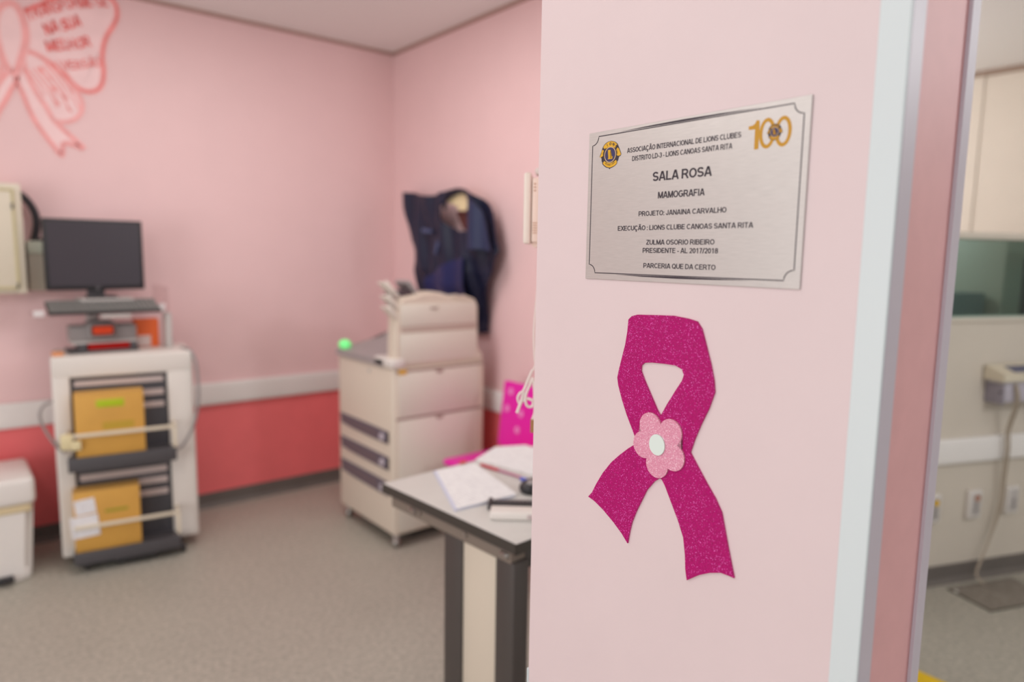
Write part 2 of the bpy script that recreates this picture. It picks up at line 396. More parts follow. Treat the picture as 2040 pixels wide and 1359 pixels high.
# ------------------------------------------------------------------ setting
struct('floor', box(B(), -6, 4.2, -7, .3, -.1, 0), m_floor)
struct('ceiling', box(B(), -6, 4.2, -7, .3, H, H+.1), m_ceil)
struct('wall_left', box(B(), -6, 0, 0, .1, .58, H), m_wall)
struct('wall_left_dado', box(B(), -6, 0, 0, .1, 0, .58), m_dado)
struct('wall_back', box(B(), 0, .1, -2.45, .1, .58, H), m_wall)
struct('wall_back_dado', box(B(), 0, .1, -2.45, .1, 0, .58), m_dado)
def rail(nm, fr, x0, x1, y, z0, z1, d=.025):
    b = B(); box(b, x0, x1, y-d, y, z0, z1, .006)
    for k in (.2, .78): box(b, x0, x1, y-d-.0025, y-d+.001, z0+(z1-z0)*k-.003, z0+(z1-z0)*k+.003, .001, 1)
    return struct(nm, b, m_rail, fr)
rail('trim_1', ROOM, -6, -.03, 0, .578, .698)
b = B(); box(b, -.025, 0, -2.45, 0, .590, .702, .006); struct('trim_2', b, m_rail)
def base(nm, fr, x0, x1, y):
    b = B(); prism(b, [(y-.012, 0), (y-.03, .0), (y-.012, .022), (y-.010, .076), (y, .078), (y, 0)], x0, x1, fn=lambda a, c, d: (d, a, c)); return struct(nm, b, m_base, fr)
base('baseboard_left', ROOM, -6, 0, 0)
b = B(); prism(b, [(-.03, 0), (-.012, .022), (-.010, .076), (0, .078), (0, 0)], -2.45, 0, fn=lambda a, c, d: (a, d, c)); struct('baseboard_back', b, m_base)
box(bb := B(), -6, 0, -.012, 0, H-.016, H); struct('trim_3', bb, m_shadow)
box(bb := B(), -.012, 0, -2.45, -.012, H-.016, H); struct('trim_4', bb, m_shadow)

# entrance wall with its trimmed free end
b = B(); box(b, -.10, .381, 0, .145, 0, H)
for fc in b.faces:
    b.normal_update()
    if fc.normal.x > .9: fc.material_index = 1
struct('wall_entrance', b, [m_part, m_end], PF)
b = B(); box(b, .3565, .3835, -.003, .0, 0, H, .0008, 1); struct('trim_5', b, m_white, PF)
b = B(); box(b, .381, .3835, .0, .0265, 0, H, .0006, 1); struct('trim_6', b, m_alu, PF)
b = B(); box(b, .381, .3835, .1235, .148, 0, H, .0006, 1)
box(b, .3835, .3850, .1235, .1265, 0, H, .0005, 1); struct('trim_7', b, m_alu, PF)
b = B(); box(b, -.1035, -.0995, -.002, .03, 0, .79, .0015, 1); struct('trim_8', b, m_white, PF)
# short angled return behind it, which carries the intercom
A = PF.w((-.0995, .002, 0)); d = Vector((.690, .7238, 0)).normalized(); nr = Vector((d.y, -d.x, 0))
RF = Frame(A, math.atan2(d.y, d.x))                        # x away from the entrance edge, y to the left (face at y=0)
b = B(); box(b, .01, .42, -.07, 0, 0, H); struct('wall_return', b, m_wall, RF)

# exam room: screened half wall with lead-glass window, booth wall behind
b = B(); box(b, -1.08, 2.4, 0, .09, 0, 1.165); struct('wall_screen', b, m_beige, SF)
b = B(); box(b, -1.08, 2.4, -.012, .10, 1.165, 1.182, .004); box(b, -1.08, 2.4, -.006, .096, 1.516, 1.545, .004)
for x in (-1.08, .93, 2.37): box(b, x, x+.03, 0, .09, 1.18, 1.518, .003)
struct('window_1', b, m_beige, SF)
m_glass = clear('tinted_lead_glass', (208, 228, 228), .05)
b = B(); box(b, -1.05, 2.37, .035, .05, 1.178, 1.52); g = part('pane', b, m_glass, bpy.data.objects['window_1'])
rail('trim_9', SF, -1.0, 2.4, 0, .549, .660)
base('baseboard_screen', SF, -1.0, 2.4, 0)
b = B(); box(b, 3.037, 3.14, -7, .3, 0, H); struct('wall_booth', b, m_beige)
b = B(); box(b, 3.027, 3.037, -2.27, -1.75, 0, H-.02); struct('trim_10', b, m_beige)
box(bb := B(), 3.018, 3.037, -7, .3, H-.035, H); struct('trim_11', bb, mat('brown_shadow_gap_trim', (150, 128, 112), .6))  # booth ceiling's shadow gap, its darkness put into the strip's brown

# ------------------------------------------------------------------ plaque
m_plq = brushed('brushed_steel_plate', (206, 200, 196))
plq = thing('plaque', 'brushed steel commemorative plaque with black lettering on pale pink entrance wall', 'plaque', (.15, 0, 1.39), PF)
b = B(); box(b, .001, .2995, -.0022, -.0004, 1.3905, 1.5755, .0003, 1); part('plate', b, m_plq, plq)
F0, F1 = -.0024, -.0022
b = B()
RR = .0105
loop = []
X0, X1, Z0, Z1 = .0078, .2925, 1.3985, 1.5698
loop += arc(X0, Z1, RR, RR, -90, 0, 8) + arc(X1, Z1, RR, RR, 180, 270, 8) + arc(X1, Z0, RR, RR, 90, 180, 8) + arc(X0, Z0, RR, RR, 0, 90, 8)
strip(b, loop, .0011, F0, F1, closed=True)
sw = lambda z, s: [(.055, z), (.10, z+.0013*s), (.150, z+.0019*s), (.20, z+.0013*s), (.247, z), (.20, z-.0002*s), (.15, z-.0005*s), (.10, z-.0002*s)]
prism(b, sw(1.5712, 1), F0, F1); prism(b, sw(1.3973, -1), F0, F1)
part('border', b, m_ink, plq)
LINES = [('ASSOCIAÇÃO INTERNACIONAL DE LIONS CLUBES', .067, .2245, 1.5445, .0058), ('DISTRITO LD-3 - LIONS CANOAS SANTA RITA', .0755, .2145, 1.5342, .0058),
         ('SALA ROSA', .1085, .1905, 1.5080, .0106), ('MAMOGRAFIA', .1175, .1825, 1.4877, .0076), ('PROJETO: JANAINA CARVALHO', .089, .2115, 1.4682, .0058),
         ('EXECUÇÃO : LIONS CLUBE CANOAS SANTA RITA', .056, .2445, 1.4515, .0058), ('ZULMA OSORIO RIBEIRO', .1025, .1985, 1.4343, .0058),
         ('PRESIDENTE - AL 2017/2018', .0975, .2035, 1.4247, .0058), ('PARCERIA QUE DA CERTO', .0995, .2015, 1.4068, .0058)]
b = B()
for s, x0, x1, z, cap in LINES: text(b, s, F0, x0, x1, z, cap, bold=.175 if cap > .006 else .165)
part('lettering', b, m_ink, plq)
# club emblem
OUT = [(0.0397, 1.5621), (0.0443, 1.5612), (0.0483, 1.5595), (0.0511, 1.5571), (0.053, 1.5537), (0.0546, 1.551), (0.0562, 1.5477), (0.0576, 1.5444), (0.0564, 1.5423), (0.054, 1.5415), (0.0532, 1.5395), (0.0528, 1.5374), (0.0513, 1.5364), (0.051, 1.5336), (0.0481, 1.5314), (0.0437, 1.5296), (0.0398, 1.5289), (0.0388, 1.5277), (0.0367, 1.5293), (0.0326, 1.5302), (0.0284, 1.5327), (0.0257, 1.5352), (0.0262, 1.537), (0.0246, 1.5382), (0.026, 1.5402), (0.0239, 1.5426), (0.0207, 1.544), (0.0211, 1.5458), (0.0226, 1.5471), (0.0235, 1.5503), (0.0249, 1.5542), (0.0268, 1.5572), (0.0303, 1.5601), (0.0347, 1.5618)]
BAND = [(0.0398, 1.5615), (0.0443, 1.5607), (0.0478, 1.559), (0.0504, 1.5564), (0.0471, 1.5527), (0.0436, 1.5543), (0.0401, 1.5553), (0.0365, 1.5551), (0.0331, 1.5542), (0.0301, 1.5527), (0.0269, 1.5547), (0.0278, 1.5571), (0.0313, 1.5596), (0.0353, 1.5613)]
LH = [(0.0255, 1.5527), (0.0276, 1.5517), (0.0276, 1.5503), (0.0256, 1.5486), (0.0268, 1.5467), (0.0268, 1.5449), (0.0248, 1.5444), (0.0228, 1.5431), (0.0212, 1.544), (0.0222, 1.5457), (0.0236, 1.5478), (0.024, 1.5503)]
RH = [(0.0506, 1.5529), (0.0526, 1.552), (0.0547, 1.5489), (0.0558, 1.5467), (0.0571, 1.5441), (0.055, 1.5428), (0.052, 1.5428), (0.05, 1.5441), (0.0519, 1.546), (0.0503, 1.5479), (0.0492, 1.5502)]
BAN = [(0.0292, 1.5385), (0.0334, 1.5363), (0.0374, 1.5352), (0.0415, 1.5352), (0.0454, 1.5363), (0.0488, 1.5381), (0.0503, 1.5369), (0.0505, 1.534), (0.0476, 1.5318), (0.0432, 1.5304), (0.0387, 1.5297), (0.0331, 1.5312), (0.0289, 1.5338), (0.0267, 1.5362)]
LL = [(0.035, 1.5513), (0.0397, 1.5512), (0.0398, 1.5504), (0.0388, 1.55), (0.039, 1.5408), (0.0422, 1.5409), (0.0428, 1.5433), (0.0436, 1.5429), (0.0432, 1.5401), (0.0357, 1.5401), (0.0354, 1.5408), (0.0364, 1.5411), (0.0363, 1.5501), (0.0352, 1.5506)]
def emblem(par, mp, small=False):
    """gold-rimmed round club badge; mp maps the large badge's outline to its place"""
    g = lambda pts: [mp(*p) for p in pts]
    step = .00012
    b = B(); prism(b, g(OUT), F1-step, F1)
    rim = part('emblem', b, m_ink, par)
    gold = m_gold if small else m_yel
    b = B()
    for pl in (BAND, LH, RH, BAN): prism(b, g(pl), F1-2*step, F1-step)
    part('gold_relief', b, gold, rim)
    b = B(); prism(b, g(ell(.0390, 1.5454, .0098, .0097)), F1-3*step, F1-2*step); part('ring', b, m_paleline, rim)
    b = B(); prism(b, g(ell(.0390, 1.5454, .0088, .0088)), F1-4*step, F1-3*step); part('disc', b, m_navy, rim)
    b = B(); prism(b, g(LL), F1-5*step, F1-4*step); part('letter', b, gold, rim)
    b = B()
    arcm = lambda r0, sgn, cz: (lambda a, c: mp(.039+(r0+c)*math.sin(a)*1.0, cz+sgn*(r0+c)*math.cos(a)))
    n = 5
    for i, ch in enumerate('LIONS'):
        a = math.radians(-48+i*24); w = .13 if ch != 'I' else .035
        text(b, ch, F1-3.2*step, a-w, a+w, 0, .0034, bold=.20, xf=arcm(.0115, 1, 1.5454))
    if not small:
        s = 'INTERNATIONAL'
        for i, ch in enumerate(s):
            a = math.radians(-40+i*80/12); w = .042 if ch != 'I' else .012
            text(b, ch, F1-3.2*step, a-w, a+w, 0, .0022, bold=.15, xf=lambda A_, c: mp(.039+(.0142-c)*math.sin(A_)*.95, 1.5462-(.0142-c)*math.cos(A_)))
    else:
        b3 = B()
        for i in range(9): prism(b3, g(arc(.039, 1.5454, .0122, .0122, 30+i*14, 34+i*14, 1)+arc(.039, 1.5454, .016, .016, 34+i*14, 30+i*14, 1)), F1-3*step, F1-2*step)
        part('mane_lines', b3, m_ink, rim)
    part('lettering', b, m_ink, rim)
emblem(plq, lambda a, c: (a, c))
# centenary numeral with small badge
cg = B(); st = .00012
prism(cg, [(0.2326, 1.5542), (0.2376, 1.5548), (0.2401, 1.5565), (0.2414, 1.5593), (0.2449, 1.5588), (0.2452, 1.5535), (0.2452, 1.5305), (0.2403, 1.5304), (0.2403, 1.5505), (0.233, 1.5508)], F1-st, F1)
def ring(bm, cx, cz, rx, rz, w, d0, d1): prism(bm, ell(cx, cz, rx, rz, 48), d0, d1, holes=[ell(cx, cz, rx-w, rz-w, 48)])
ring(cg, .2541, 1.5450, .0090, .0150, .0038, F1-st, F1)
ring(cg, .2716, 1.5448, .0090, .0148, .0038, F1-st*.8, F1)
cen = part('centenary_numeral', cg, m_gold, plq)
emblem(plq, lambda a, c: (.2624+(a-.039)*.47, 1.5449+(c-1.5449)*.49), True)

# ------------------------------------------------------------------ glitter ribbon
RIB = [(0.0791, 1.3428), (0.0841, 1.3472), (0.0926, 1.3497), (0.1225, 1.3515), (0.1478, 1.3527), (0.169, 1.351), (0.1809, 1.3488), (0.1877, 1.341), (0.1938, 1.3247), (0.2022, 1.3017), (0.2068, 1.2856), (0.2087, 1.2726), (0.2023, 1.2533), (0.1929, 1.233), (0.1853, 1.2139), (0.1803, 1.1976), (0.1921, 1.1828), (0.2047, 1.1673), (0.2169, 1.1533), (0.2258, 1.1399), (0.2307, 1.1229), (0.2371, 1.1003), (0.2412, 1.0869), (0.246, 1.0714), (0.24, 1.0716), (0.229, 1.0711), (0.2151, 1.0657), (0.201, 1.0577), (0.1909, 1.0499), (0.1842, 1.0446), (0.1814, 1.0568), (0.1798, 1.0747), (0.1762, 1.0944), (0.1674, 1.1126), (0.1569, 1.1305), (0.1463, 1.1487), (0.1411, 1.1552), (0.1378, 1.1557), (0.1299, 1.1495), (0.1188, 1.1356), (0.1111, 1.1196), (0.1032, 1.1033), (0.0969, 1.0873), (0.0939, 1.075), (0.0911, 1.0575), (0.0815, 1.0666), (0.0661, 1.0774), (0.0464, 1.0887), (0.0303, 1.0957), (0.0189, 1.0983), (0.0258, 1.1063), (0.0332, 1.1202), (0.0442, 1.1378), (0.0587, 1.1559), (0.073, 1.1693), (0.0869, 1.181), (0.0982, 1.1891), (0.0979, 1.1959), (0.0909, 1.2081), (0.082, 1.2228), (0.0733, 1.2404), (0.0659, 1.2585), (0.064, 1.2679), (0.0661, 1.2778), (0.0707, 1.2948), (0.0753, 1.3116), (0.078, 1.328)]
HOLE = [(0.1025, 1.2882), (0.1074, 1.2923), (0.119, 1.2941), (0.1384, 1.2951), (0.154, 1.2952), (0.1634, 1.292), (0.1662, 1.2856), (0.1641, 1.279), (0.1557, 1.2663), (0.1441, 1.2477), (0.1368, 1.2346), (0.1354, 1.2318), (0.1302, 1.2373), (0.1194, 1.2538), (0.1085, 1.2705), (0.1022, 1.2816)]
m_mag = glitter('magenta_glitter_foam', (158, 0, 92), (200, 2, 122), (246, 120, 212), 1500, .962)
m_foam = mat('pink_foam_edge', (236, 120, 175), .7)
m_pkgl = glitter('pink_glitter_foam', (214, 132, 158), (236, 166, 190), (255, 222, 234), 1500, .90)
rib = thing('awareness_ribbon', 'magenta glitter foam ribbon cut-out glued to pale pink entrance wall below the plaque', 'ribbon', (.135, 0, 1.2), PF)
b = B(); prism(b, RIB, -.0026, -.0012, holes=[HOLE]); part('glitter_face', b, m_mag, rib)
b = B(); prism(b, RIB, -.0013, -.0002, holes=[HOLE])
part('foam_backing', b, m_foam, rib)
PET = [(0.122, 1.217), (0.1525, 1.215), (0.1575, 1.187), (0.1345, 1.1725), (0.113, 1.192)]
b = B(); outl = []
C0 = Vector((.1355, 1.1965)); prad = .0165
pcs = [Vector(p) for p in PET]; pcs = sorted(pcs, key=lambda q: math.atan2(q.y-C0.y, q.x-C0.x))
for i in range(240):                                    # union outline of five round petals
    a = 2*math.pi*i/240-math.pi; dv = Vector((math.cos(a), math.sin(a))); best = .016
    for q in pcs:
        w = q-C0; t = w.dot(dv); perp = (w-dv*t).length
        if perp < prad and t > 0: best = max(best, t+math.sqrt(prad*prad-perp*perp))
    outl.append(tuple(C0+dv*best))
prism(b, outl, -.0048, -.0026); fl = part('flower', b, m_pkgl, rib, 'pale pink glitter foam flower')
b = B(); prism(b, ell(.1345, 1.1968, .0117, .0128), -.0064, -.0048); part('flower_centre', b, mat('pale_mint_foam', (222, 232, 226), .6), fl, 'white foam disc')

# ------------------------------------------------------------------ bow mural on the left wall
m_bowf = mat('bow_fill_paint', (250, 214, 214), .6, noise=(9, .05))
m_bowl = mat('coral_brush_line', (242, 120, 114), .6, noise=(14, .12))
m_bowm = mat('soft_coral_brush_line', (243, 158, 155), .6, noise=(14, .12))
m_bows = mat('faint_pink_brush_line', (248, 186, 185), .6, noise=(14, .08))
m_bowt = mat('coral_hand_lettering', (244, 108, 103), .6, noise=(30, .12))
bow = thing('bow_mural', 'large pink bow with coral outlines and hand lettering high on left wall', 'wall art', (-1.94, 0, 2.2))
KNOT = [(-1.975, 2.469), (-1.947, 2.491), (-1.921, 2.492), (-1.902, 2.465), (-1.891, 2.425), (-1.887, 2.384), (-1.889, 2.342), (-1.901, 2.292), (-1.913, 2.253), (-1.924, 2.219), (-1.943, 2.195), (-1.964, 2.212), (-1.979, 2.251), (-1.99, 2.30), (-1.998, 2.36), (-1.995, 2.42)]
LOOP = [(-1.886, 2.468), (-1.825, 2.513), (-1.781, 2.55), (-1.712, 2.593), (-1.643, 2.616), (-1.572, 2.622), (-1.533, 2.602), (-1.516, 2.573), (-1.516, 2.528), (-1.533, 2.485), (-1.562, 2.434), (-1.58, 2.381), (-1.588, 2.323), (-1.585, 2.279), (-1.59, 2.221), (-1.61, 2.179), (-1.647, 2.159), (-1.686, 2.164), (-1.719, 2.189), (-1.76, 2.232), (-1.806, 2.267), (-1.851, 2.291), (-1.893, 2.309), (-1.887, 2.363), (-1.887, 2.421)]
TLOOP = [(-1.902, 2.287), (-1.878, 2.296), (-1.838, 2.283), (-1.788, 2.243), (-1.743, 2.202), (-1.706, 2.158), (-1.684, 2.111), (-1.686, 2.066), (-1.708, 2.03), (-1.744, 2.008), (-1.778, 2.004), (-1.801, 2.009), (-1.827, 2.063), (-1.861, 2.123), (-1.893, 2.204)]
TAIL = [(-1.931, 2.165), (-1.912, 2.105), (-1.893, 2.043), (-1.869, 1.987), (-1.839, 1.936), (-1.808, 1.89), (-1.777, 1.848), (-1.769, 1.905), (-1.73, 1.904), (-1.686, 1.891), (-1.747, 1.952), (-1.801, 2.009), (-1.827, 2.063), (-1.861, 2.123), (-1.893, 2.204), (-1.914, 2.221)]
mir = lambda pts: [(2*-1.94-a, c) for a, c in pts][::-1]
LT = [(-1.934, 2.165), (-1.956, 2.119), (-1.977, 2.074), (-2.002, 2.028), (-2.032, 1.971), (-2.077, 1.934), (-2.092, 1.974), (-2.034, 2.076), (-1.984, 2.167), (-1.946, 2.21)]
def bowpart(nm, pts, lay, lw=.011, sm=True, closed=True, lm=None):
    P = smooth(pts, 3) if sm else pts
    b = B(); prism(b, P, -.002-.0008*lay, -.001); o = part(nm, b, m_bowf, bow)
    b = B(); tube(b, [(a, -.003-.0008*lay, c) for a, c in P], lw*.5, 6, closed=True, flat=-.002)
    strip(b, P, lw*2.4, -.0024-.0008*lay, -.0012, closed=True, mi=1); part('outline', b, [lm or m_bowl, m_bows], o)
    return o
up = bowpart('upper_loop', LOOP, 0, .012)
bowpart('upper_loop', mir(LOOP), 0, .012)
bowpart('tail', TAIL, 1, .010, lm=m_bowm)
bowpart('tail', LT, 1, .010, lm=m_bowm)
tl = bowpart('lower_loop', TLOOP, 2, .009, lm=m_bowm)
bowpart('lower_loop', mir(TLOOP), 2, .009, lm=m_bowm)
kn = bowpart('knot', KNOT, 3, .014, lm=m_bowm)
b = B()
for k in range(8):
    q = k*.017; l = (.10, .15, .12, .17, .14, .18, .12, .09)[k]; x, z = -1.892+q*1.0, 2.215+q*.55
    tube(b, [(x, -.0048, z), (x+l*.42, -.0048, z-l*.60), (x+l*.62, -.0048, z-l*1.05)], .0030, 6, flat=-.004)
for x, z in ((-1.80, 2.16), (-1.765, 2.13), (-1.79, 2.10), (-1.745, 2.075), (-1.815, 2.205), (-1.845, 2.235)):
    tube(b, [(x, -.0048, z), (x+.016, -.0048, z-.02)], .0055, 6, flat=-.004)
part('brush_marks', b, m_bowm, tl)
def curve_text(bm, s, x0, x1, z0, z1, cap, sag=0, bold=.17):
    n = (x1-x0)
    text(bm, s, -.0042, x0, x1, 0, cap, bold=bold, hand=1, xf=lambda a, c: (a-(c*(z1-z0)/n)*.6, z0+(z1-z0)*(a-x0)/n+sag*4*((a-x0)/n)*(1-(a-x0)/n)+c))
b = B()
curve_text(b, 'TRANSFORME-SE', -1.872, -1.548, 2.432, 2.566, .052, .018, .15)
curve_text(b, 'NA SUA', -1.806, -1.664, 2.383, 2.458, .048, 0, .19)
curve_text(b, 'MELHOR', -1.806, -1.628, 2.308, 2.366, .048, 0, .17)
curve_text(b, 'VERSÃO', -1.745, -1.592, 2.240, 2.284, .040, 0, .13)
part('lettering', b, m_bowt, up)

# ------------------------------------------------------------------ wall cabinet, grey box, hose
m_cab = mat('cream_enamelled_metal', (222, 212, 192), .4)
cab = thing('wall_cabinet', 'cream metal wall cabinet with framed door hung on left wall', 'cabinet', (-2.2, 0, 1.21))
b = B(); box(b, -2.45, -1.958, -.15, 0, 1.213, 1.696, .006); part('body', b, m_cab, cab)
b = B(); box(b, -2.425, -1.985, -.163, -.151, 1.235, 1.672, .004); dr = part('door', b, m_cab, cab)
b = B(); prism(b, [(-2.425, 1.235), (-1.985, 1.235), (-1.985, 1.672), (-2.425, 1.672)], -.1655, -.163, holes=[[(-2.415, 1.245), (-1.996, 1.245), (-1.996, 1.661), (-2.415, 1.661)]])
part('door_edge', b, mat('olive_cream_edge', (196, 184, 142), .5), dr)
for z in (1.236, 1.584):
    b = B(); box(b, -1.9965, -1.990, -.17, -.163, z, z+.026, .001); part('hinge', b, m_dark, dr)
gb = thing('junction_box', 'narrow pale grey box on left wall between cream cabinet and black monitor', 'box', (-1.91, 0, 1.22))
b = B(); box(b, -1.945, -1.84, -.10, 0, 1.222, 1.39, .004); part('body', b, mat('greyish_metal', (186, 176, 160), .5), gb)
b = B(); box(b, -1.945, -1.84, -.104, 0, 1.391, 1.448, .004); part('cover', b, mat('pale_green_grey_plastic', (206, 210, 192), .4), gb)
b = B(); tube(b, smooth([(-1.975, -.05, 1.668), (-1.945, -.05, 1.648), (-1.918, -.05, 1.612), (-1.902, -.05, 1.57), (-1.899, -.05, 1.52), (-1.908, -.05, 1.468), (-1.915, -.05, 1.4495)], 5, False), .016, 12)
hz = thing('cable_hose', 'thick black curved hose rising from pale grey box behind the monitor', 'hose', (-1.91, -.05, 1.45))
part('hose', b, mat('black_rubber', (34, 30, 36), .5), hz)
b = B(); cyl(b, (-1.905, -.05, 1.456), .024, .014, bev=.002); part('gland', b, m_black, hz)

# ------------------------------------------------------------------ cassette reader cart
CF_R = Matrix.Rotation(math.radians(-8), 3, 'Z'); CF_P = Vector((-1.92, -.42, 0))
CF = Frame(CF_P-CF_R @ CF_P, math.radians(-8))
cart = thing('medical_cart', 'off-white wheeled cassette reader cart with two dark bays against left wall', 'cart', (-1.64, -.24, 0), CF)
b = B()
box(b, -1.920, -1.852, -.42, -.11, .05, .874, .010, 3); box(b, -1.474, -1.362, -.42, -.11, .05, .874, .014, 3)
box(b, -1.920, -1.362, -.421, -.11, .856, .951, .010, 3); box(b, -1.90, -1.38, -.13, -.11, .06, .90)
part('cabinet_frame', b, m_cart, cart)
m_bay = mat('charcoal_panel', (74, 73, 78), .5)
for z0, z1, st in ((.50, .872, ((.839, .816), (.780, .753), (.721, .697))), (.075, .452, ((.416, .386), (.363, .333), (.305, .277)))):
    b = B(); box(b, -1.856, -1.470, -.405, -.14, z0, z1); bay = part('cassette_bay', b, m_bay, cart)
    b = B(); prism(b, [(-1.856, z0), (-1.470, z0), (-1.470, z1), (-1.856, z1)], -.412, -.404, holes=[[(-1.85, z0+.006), (-1.476, z0+.006), (-1.476, z1-.008), (-1.85, z1-.008)]])
    part('bay_rim', b, m_black, bay)
    for za, zb in st:
        b = B(); box(b, -1.838, -1.488, -.4075, -.404, zb, za, .0012, 1); part('slot_strip', b, mat('pale_pink_grey_strip', (202, 186, 182), .5), bay)
for z0, z1 in ((.462, .512), (.042, .088)):
    b = B(); box(b, -1.876, -1.455, -.52, -.40, z0, z1, .008); box(b, -1.876, -1.455, -.522, -.512, z0, z1+.012, .003); part('shelf', b, m_dark, cart)
for x0, x1, z, yy in ((-1.878, -1.452, .620, -.515), (-1.868, -1.452, .212, -.515)):
    b = B(); box(b, x0, x1, yy-.006, yy+.006, z-.008, z+.008, .003)
    box(b, x1-.012, x1, yy-.004, -.41, z-.008, z+.008, .002); box(b, x0, x0+.012, yy-.004, -.41, z-.008, z+.008, .002)
    box(b, x1-.016, x1, yy-.004, yy+.004, z-.10, z, .002)
    br = part('retaining_bar', b, mat('cream_bar', (224, 212, 190), .45), cart)
    if z > .5:
        b = B(); box(b, x0-.02, x0+.025, yy-.012, yy+.012, z-.055, z+.012, .006); box(b, x0+.02, x0+.055, yy-.012, yy+.005, z-.06, z-.02, .004); part('clamp', b, mat('yellowed_plastic', (226, 212, 168), .5), br)
b = B(); box(b, -1.86, -1.44, -.50, -.12, .028, .048, .006); box(b, -1.72, -1.55, -.515, -.48, .02, .046, .004); part('base_tray', b, m_black, cart)
for x in (-1.83, -1.44):
    for y in (-.47, -.16):
        b = B(); cyl(b, (x, y, .020), .020, .02, 'X', bev=.003); w = part('caster', b, m_black, cart)
b = B(); tube(b, smooth([(-1.395, -.30, .949), (-1.372, -.40, .952), (-1.352, -.44, .90), (-1.345, -.45, .79), (-1.352, -.455, .69), (-1.375, -.46, .60), (-1.42, -.47, .52), (-1.452, -.48, .505)], 5, False), .007, 8); part('cable', b, m_grey, cart)
b = B(); tube(b, smooth([(-1.918, -.40, .757), (-1.945, -.41, .75), (-1.965, -.42, .725), (-1.966, -.42, .68), (-1.945, -.42, .62), (-1.915, -.43, .565), (-1.886, -.44, .535)], 5, False), .006, 8); part('cable', b, m_grey, cart)

# gold film boxes on the cart
m_gbox = mat('gold_cardboard', (212, 160, 74), .55, noise=(7, .05))
def gold(label, x0, x1, z0, z1, y0=-.508, y1=-.414):
    t = thing('film_box', label, 'box', ((x0+x1)/2, (y0+y1)/2, z0), CF, group='gold cardboard boxes on the cart')
    b = B(); box(b, x0, x1, y0, y1, z0, z1, .003); part('carton', b, m_gbox, t)
    b = B(); box(b, x0+.0005, x1-.0005, y0-.0004, y1, z1-.0005, z1+.0012); fl_ = part('lid_flap', b, mat('gold_cardboard_lid', (216, 166, 84), .55), t)
    return t
g1 = gold('gold cardboard film box with lime label standing in upper bay of the cart', -1.842, -1.578, .514, .795)
b = B(); box(b, -1.760, -1.655, -.5092, -.507, .735, .768, .001); part('lime_label', b, mat('lime_sticker', (176, 196, 20), .6), g1)
m_gprint = mat('faded_green_print', (190, 156, 50), .6)
b = B()
box(b, -1.74, -1.62, -.5088, -.507, .635, .668)
part('faint_print', b, m_gprint, g1)
g2 = gold('gold cardboard film box with white papers taped on in lower bay of the cart', -1.868, -1.612, .092, .366, -.506)
m_note = lined('white_note_paper', (236, 234, 236), (200, 196, 204), 60, 'Z')
b = B(); box(b, -1.862, -1.785, -.5085, -.5055, .268, .335, rot=about((-1.82, -.5, .3), ry=math.radians(-6))); part('taped_note', b, m_note, g2)
b = B(); box(b, -1.880, -1.775, -.510, -.5075, .165, .262, rot=about((-1.82, -.5, .21), ry=math.radians(-4))); part('taped_note', b, m_note, g2)
b = B(); box(b, -1.75, -1.66, -.5075, -.5055, .262, .275); part('faint_print', b, mat('green_print', (160, 150, 40), .6), g2)

# ------------------------------------------------------------------ items on the cart top
m_acr = clear('clear_acrylic', (250, 247, 247), .05)
acr = thing('monitor_riser', 'clear acrylic and grey riser shelf on cart top carrying monitor and keyboard', 'shelf', (-1.68, -.25, .951))
b = B(); box(b, -1.955, -1.430, -.405, -.10, 1.118, 1.126); part('shelf_plate', b, m_acr, acr)
b = B(); box(b, -1.964, -1.925, -.402, -.385, 1.126, 1.152, .002); part('stop_tab', b, mat('milky_acrylic', (226, 218, 218), .3), acr)
b = B(); box(b, -1.468, -1.442, -.36, -.345, 1.126, 1.165, .002); part('stop_tab', b, mat('milky_acrylic', (226, 218, 218), .3), acr)
b = B(); box(b, -1.438, -1.410, -.33, -.27, .952, 1.118, .003); part('post', b, m_lgrey, acr)
b = B(); box(b, -1.74, -1.69, -.17, -.13, .952, 1.118, .003); part('post', b, m_lgrey, acr)
b = B(); box(b, -1.441, -1.436, -.40, -.10, 1.126, 1.245, .001); part('side_panel', b, m_acr, acr)
b = B(); box(b, -1.78, -1.56, -.30, -.14, 1.126, 1.19, .004); part('stand_block', b, m_lgrey, acr)

mon = thing('computer_monitor', 'black flat-screen monitor switched off, on riser above the cart', 'monitor', (-1.70, -.22, 1.19))
b = B(); box(b, -1.897, -1.500, -.235, -.195, 1.228, 1.550, .006); part('bezel', b, m_black, mon)
b = B(); box(b, -1.882, -1.515, -.237, -.2345, 1.248, 1.536); part('screen', b, mat('dark_lcd_screen', (62, 57, 64), .32), mon)
b = B(); cyl(b, (-1.697, -.238, 1.238), .010, .004, 'Y'); part('power_button', b, m_dark, mon)
b = B(); box(b, -1.735, -1.665, -.21, -.18, 1.194, 1.30, .004); box(b, -1.74, -1.62, -.26, -.15, 1.191, 1.199, .003); part('stand', b, m_dark, mon)

kb = thing('keyboard', 'dark grey keyboard on riser shelf in front of the monitor', 'keyboard', (-1.69, -.36, 1.127))
m_key = mat('dark_green_grey_keys', (124, 123, 120), .5)
tilt = about((-1.69, -.41, 1.128), rx=math.radians(17))
b = B(); box(b, -1.912, -1.470, -.410, -.262, 1.129, 1.141, .004, rot=tilt); part('case', b, m_black, kb)
b = B()
for rr in range(6):
    for c in range(22):
        x = -1.905+c*.0196; y = -.404+rr*.0225
        box(b, x, x+.0172, y, y+.019, 1.1405, 1.149, .0015, 1, rot=tilt)
part('keys', b, m_key, kb)
b = B(); box(b, -1.72, -1.60, -.43, -.405, 1.112, 1.127, .004); part('wrist_tab', b, m_lgrey, kb)

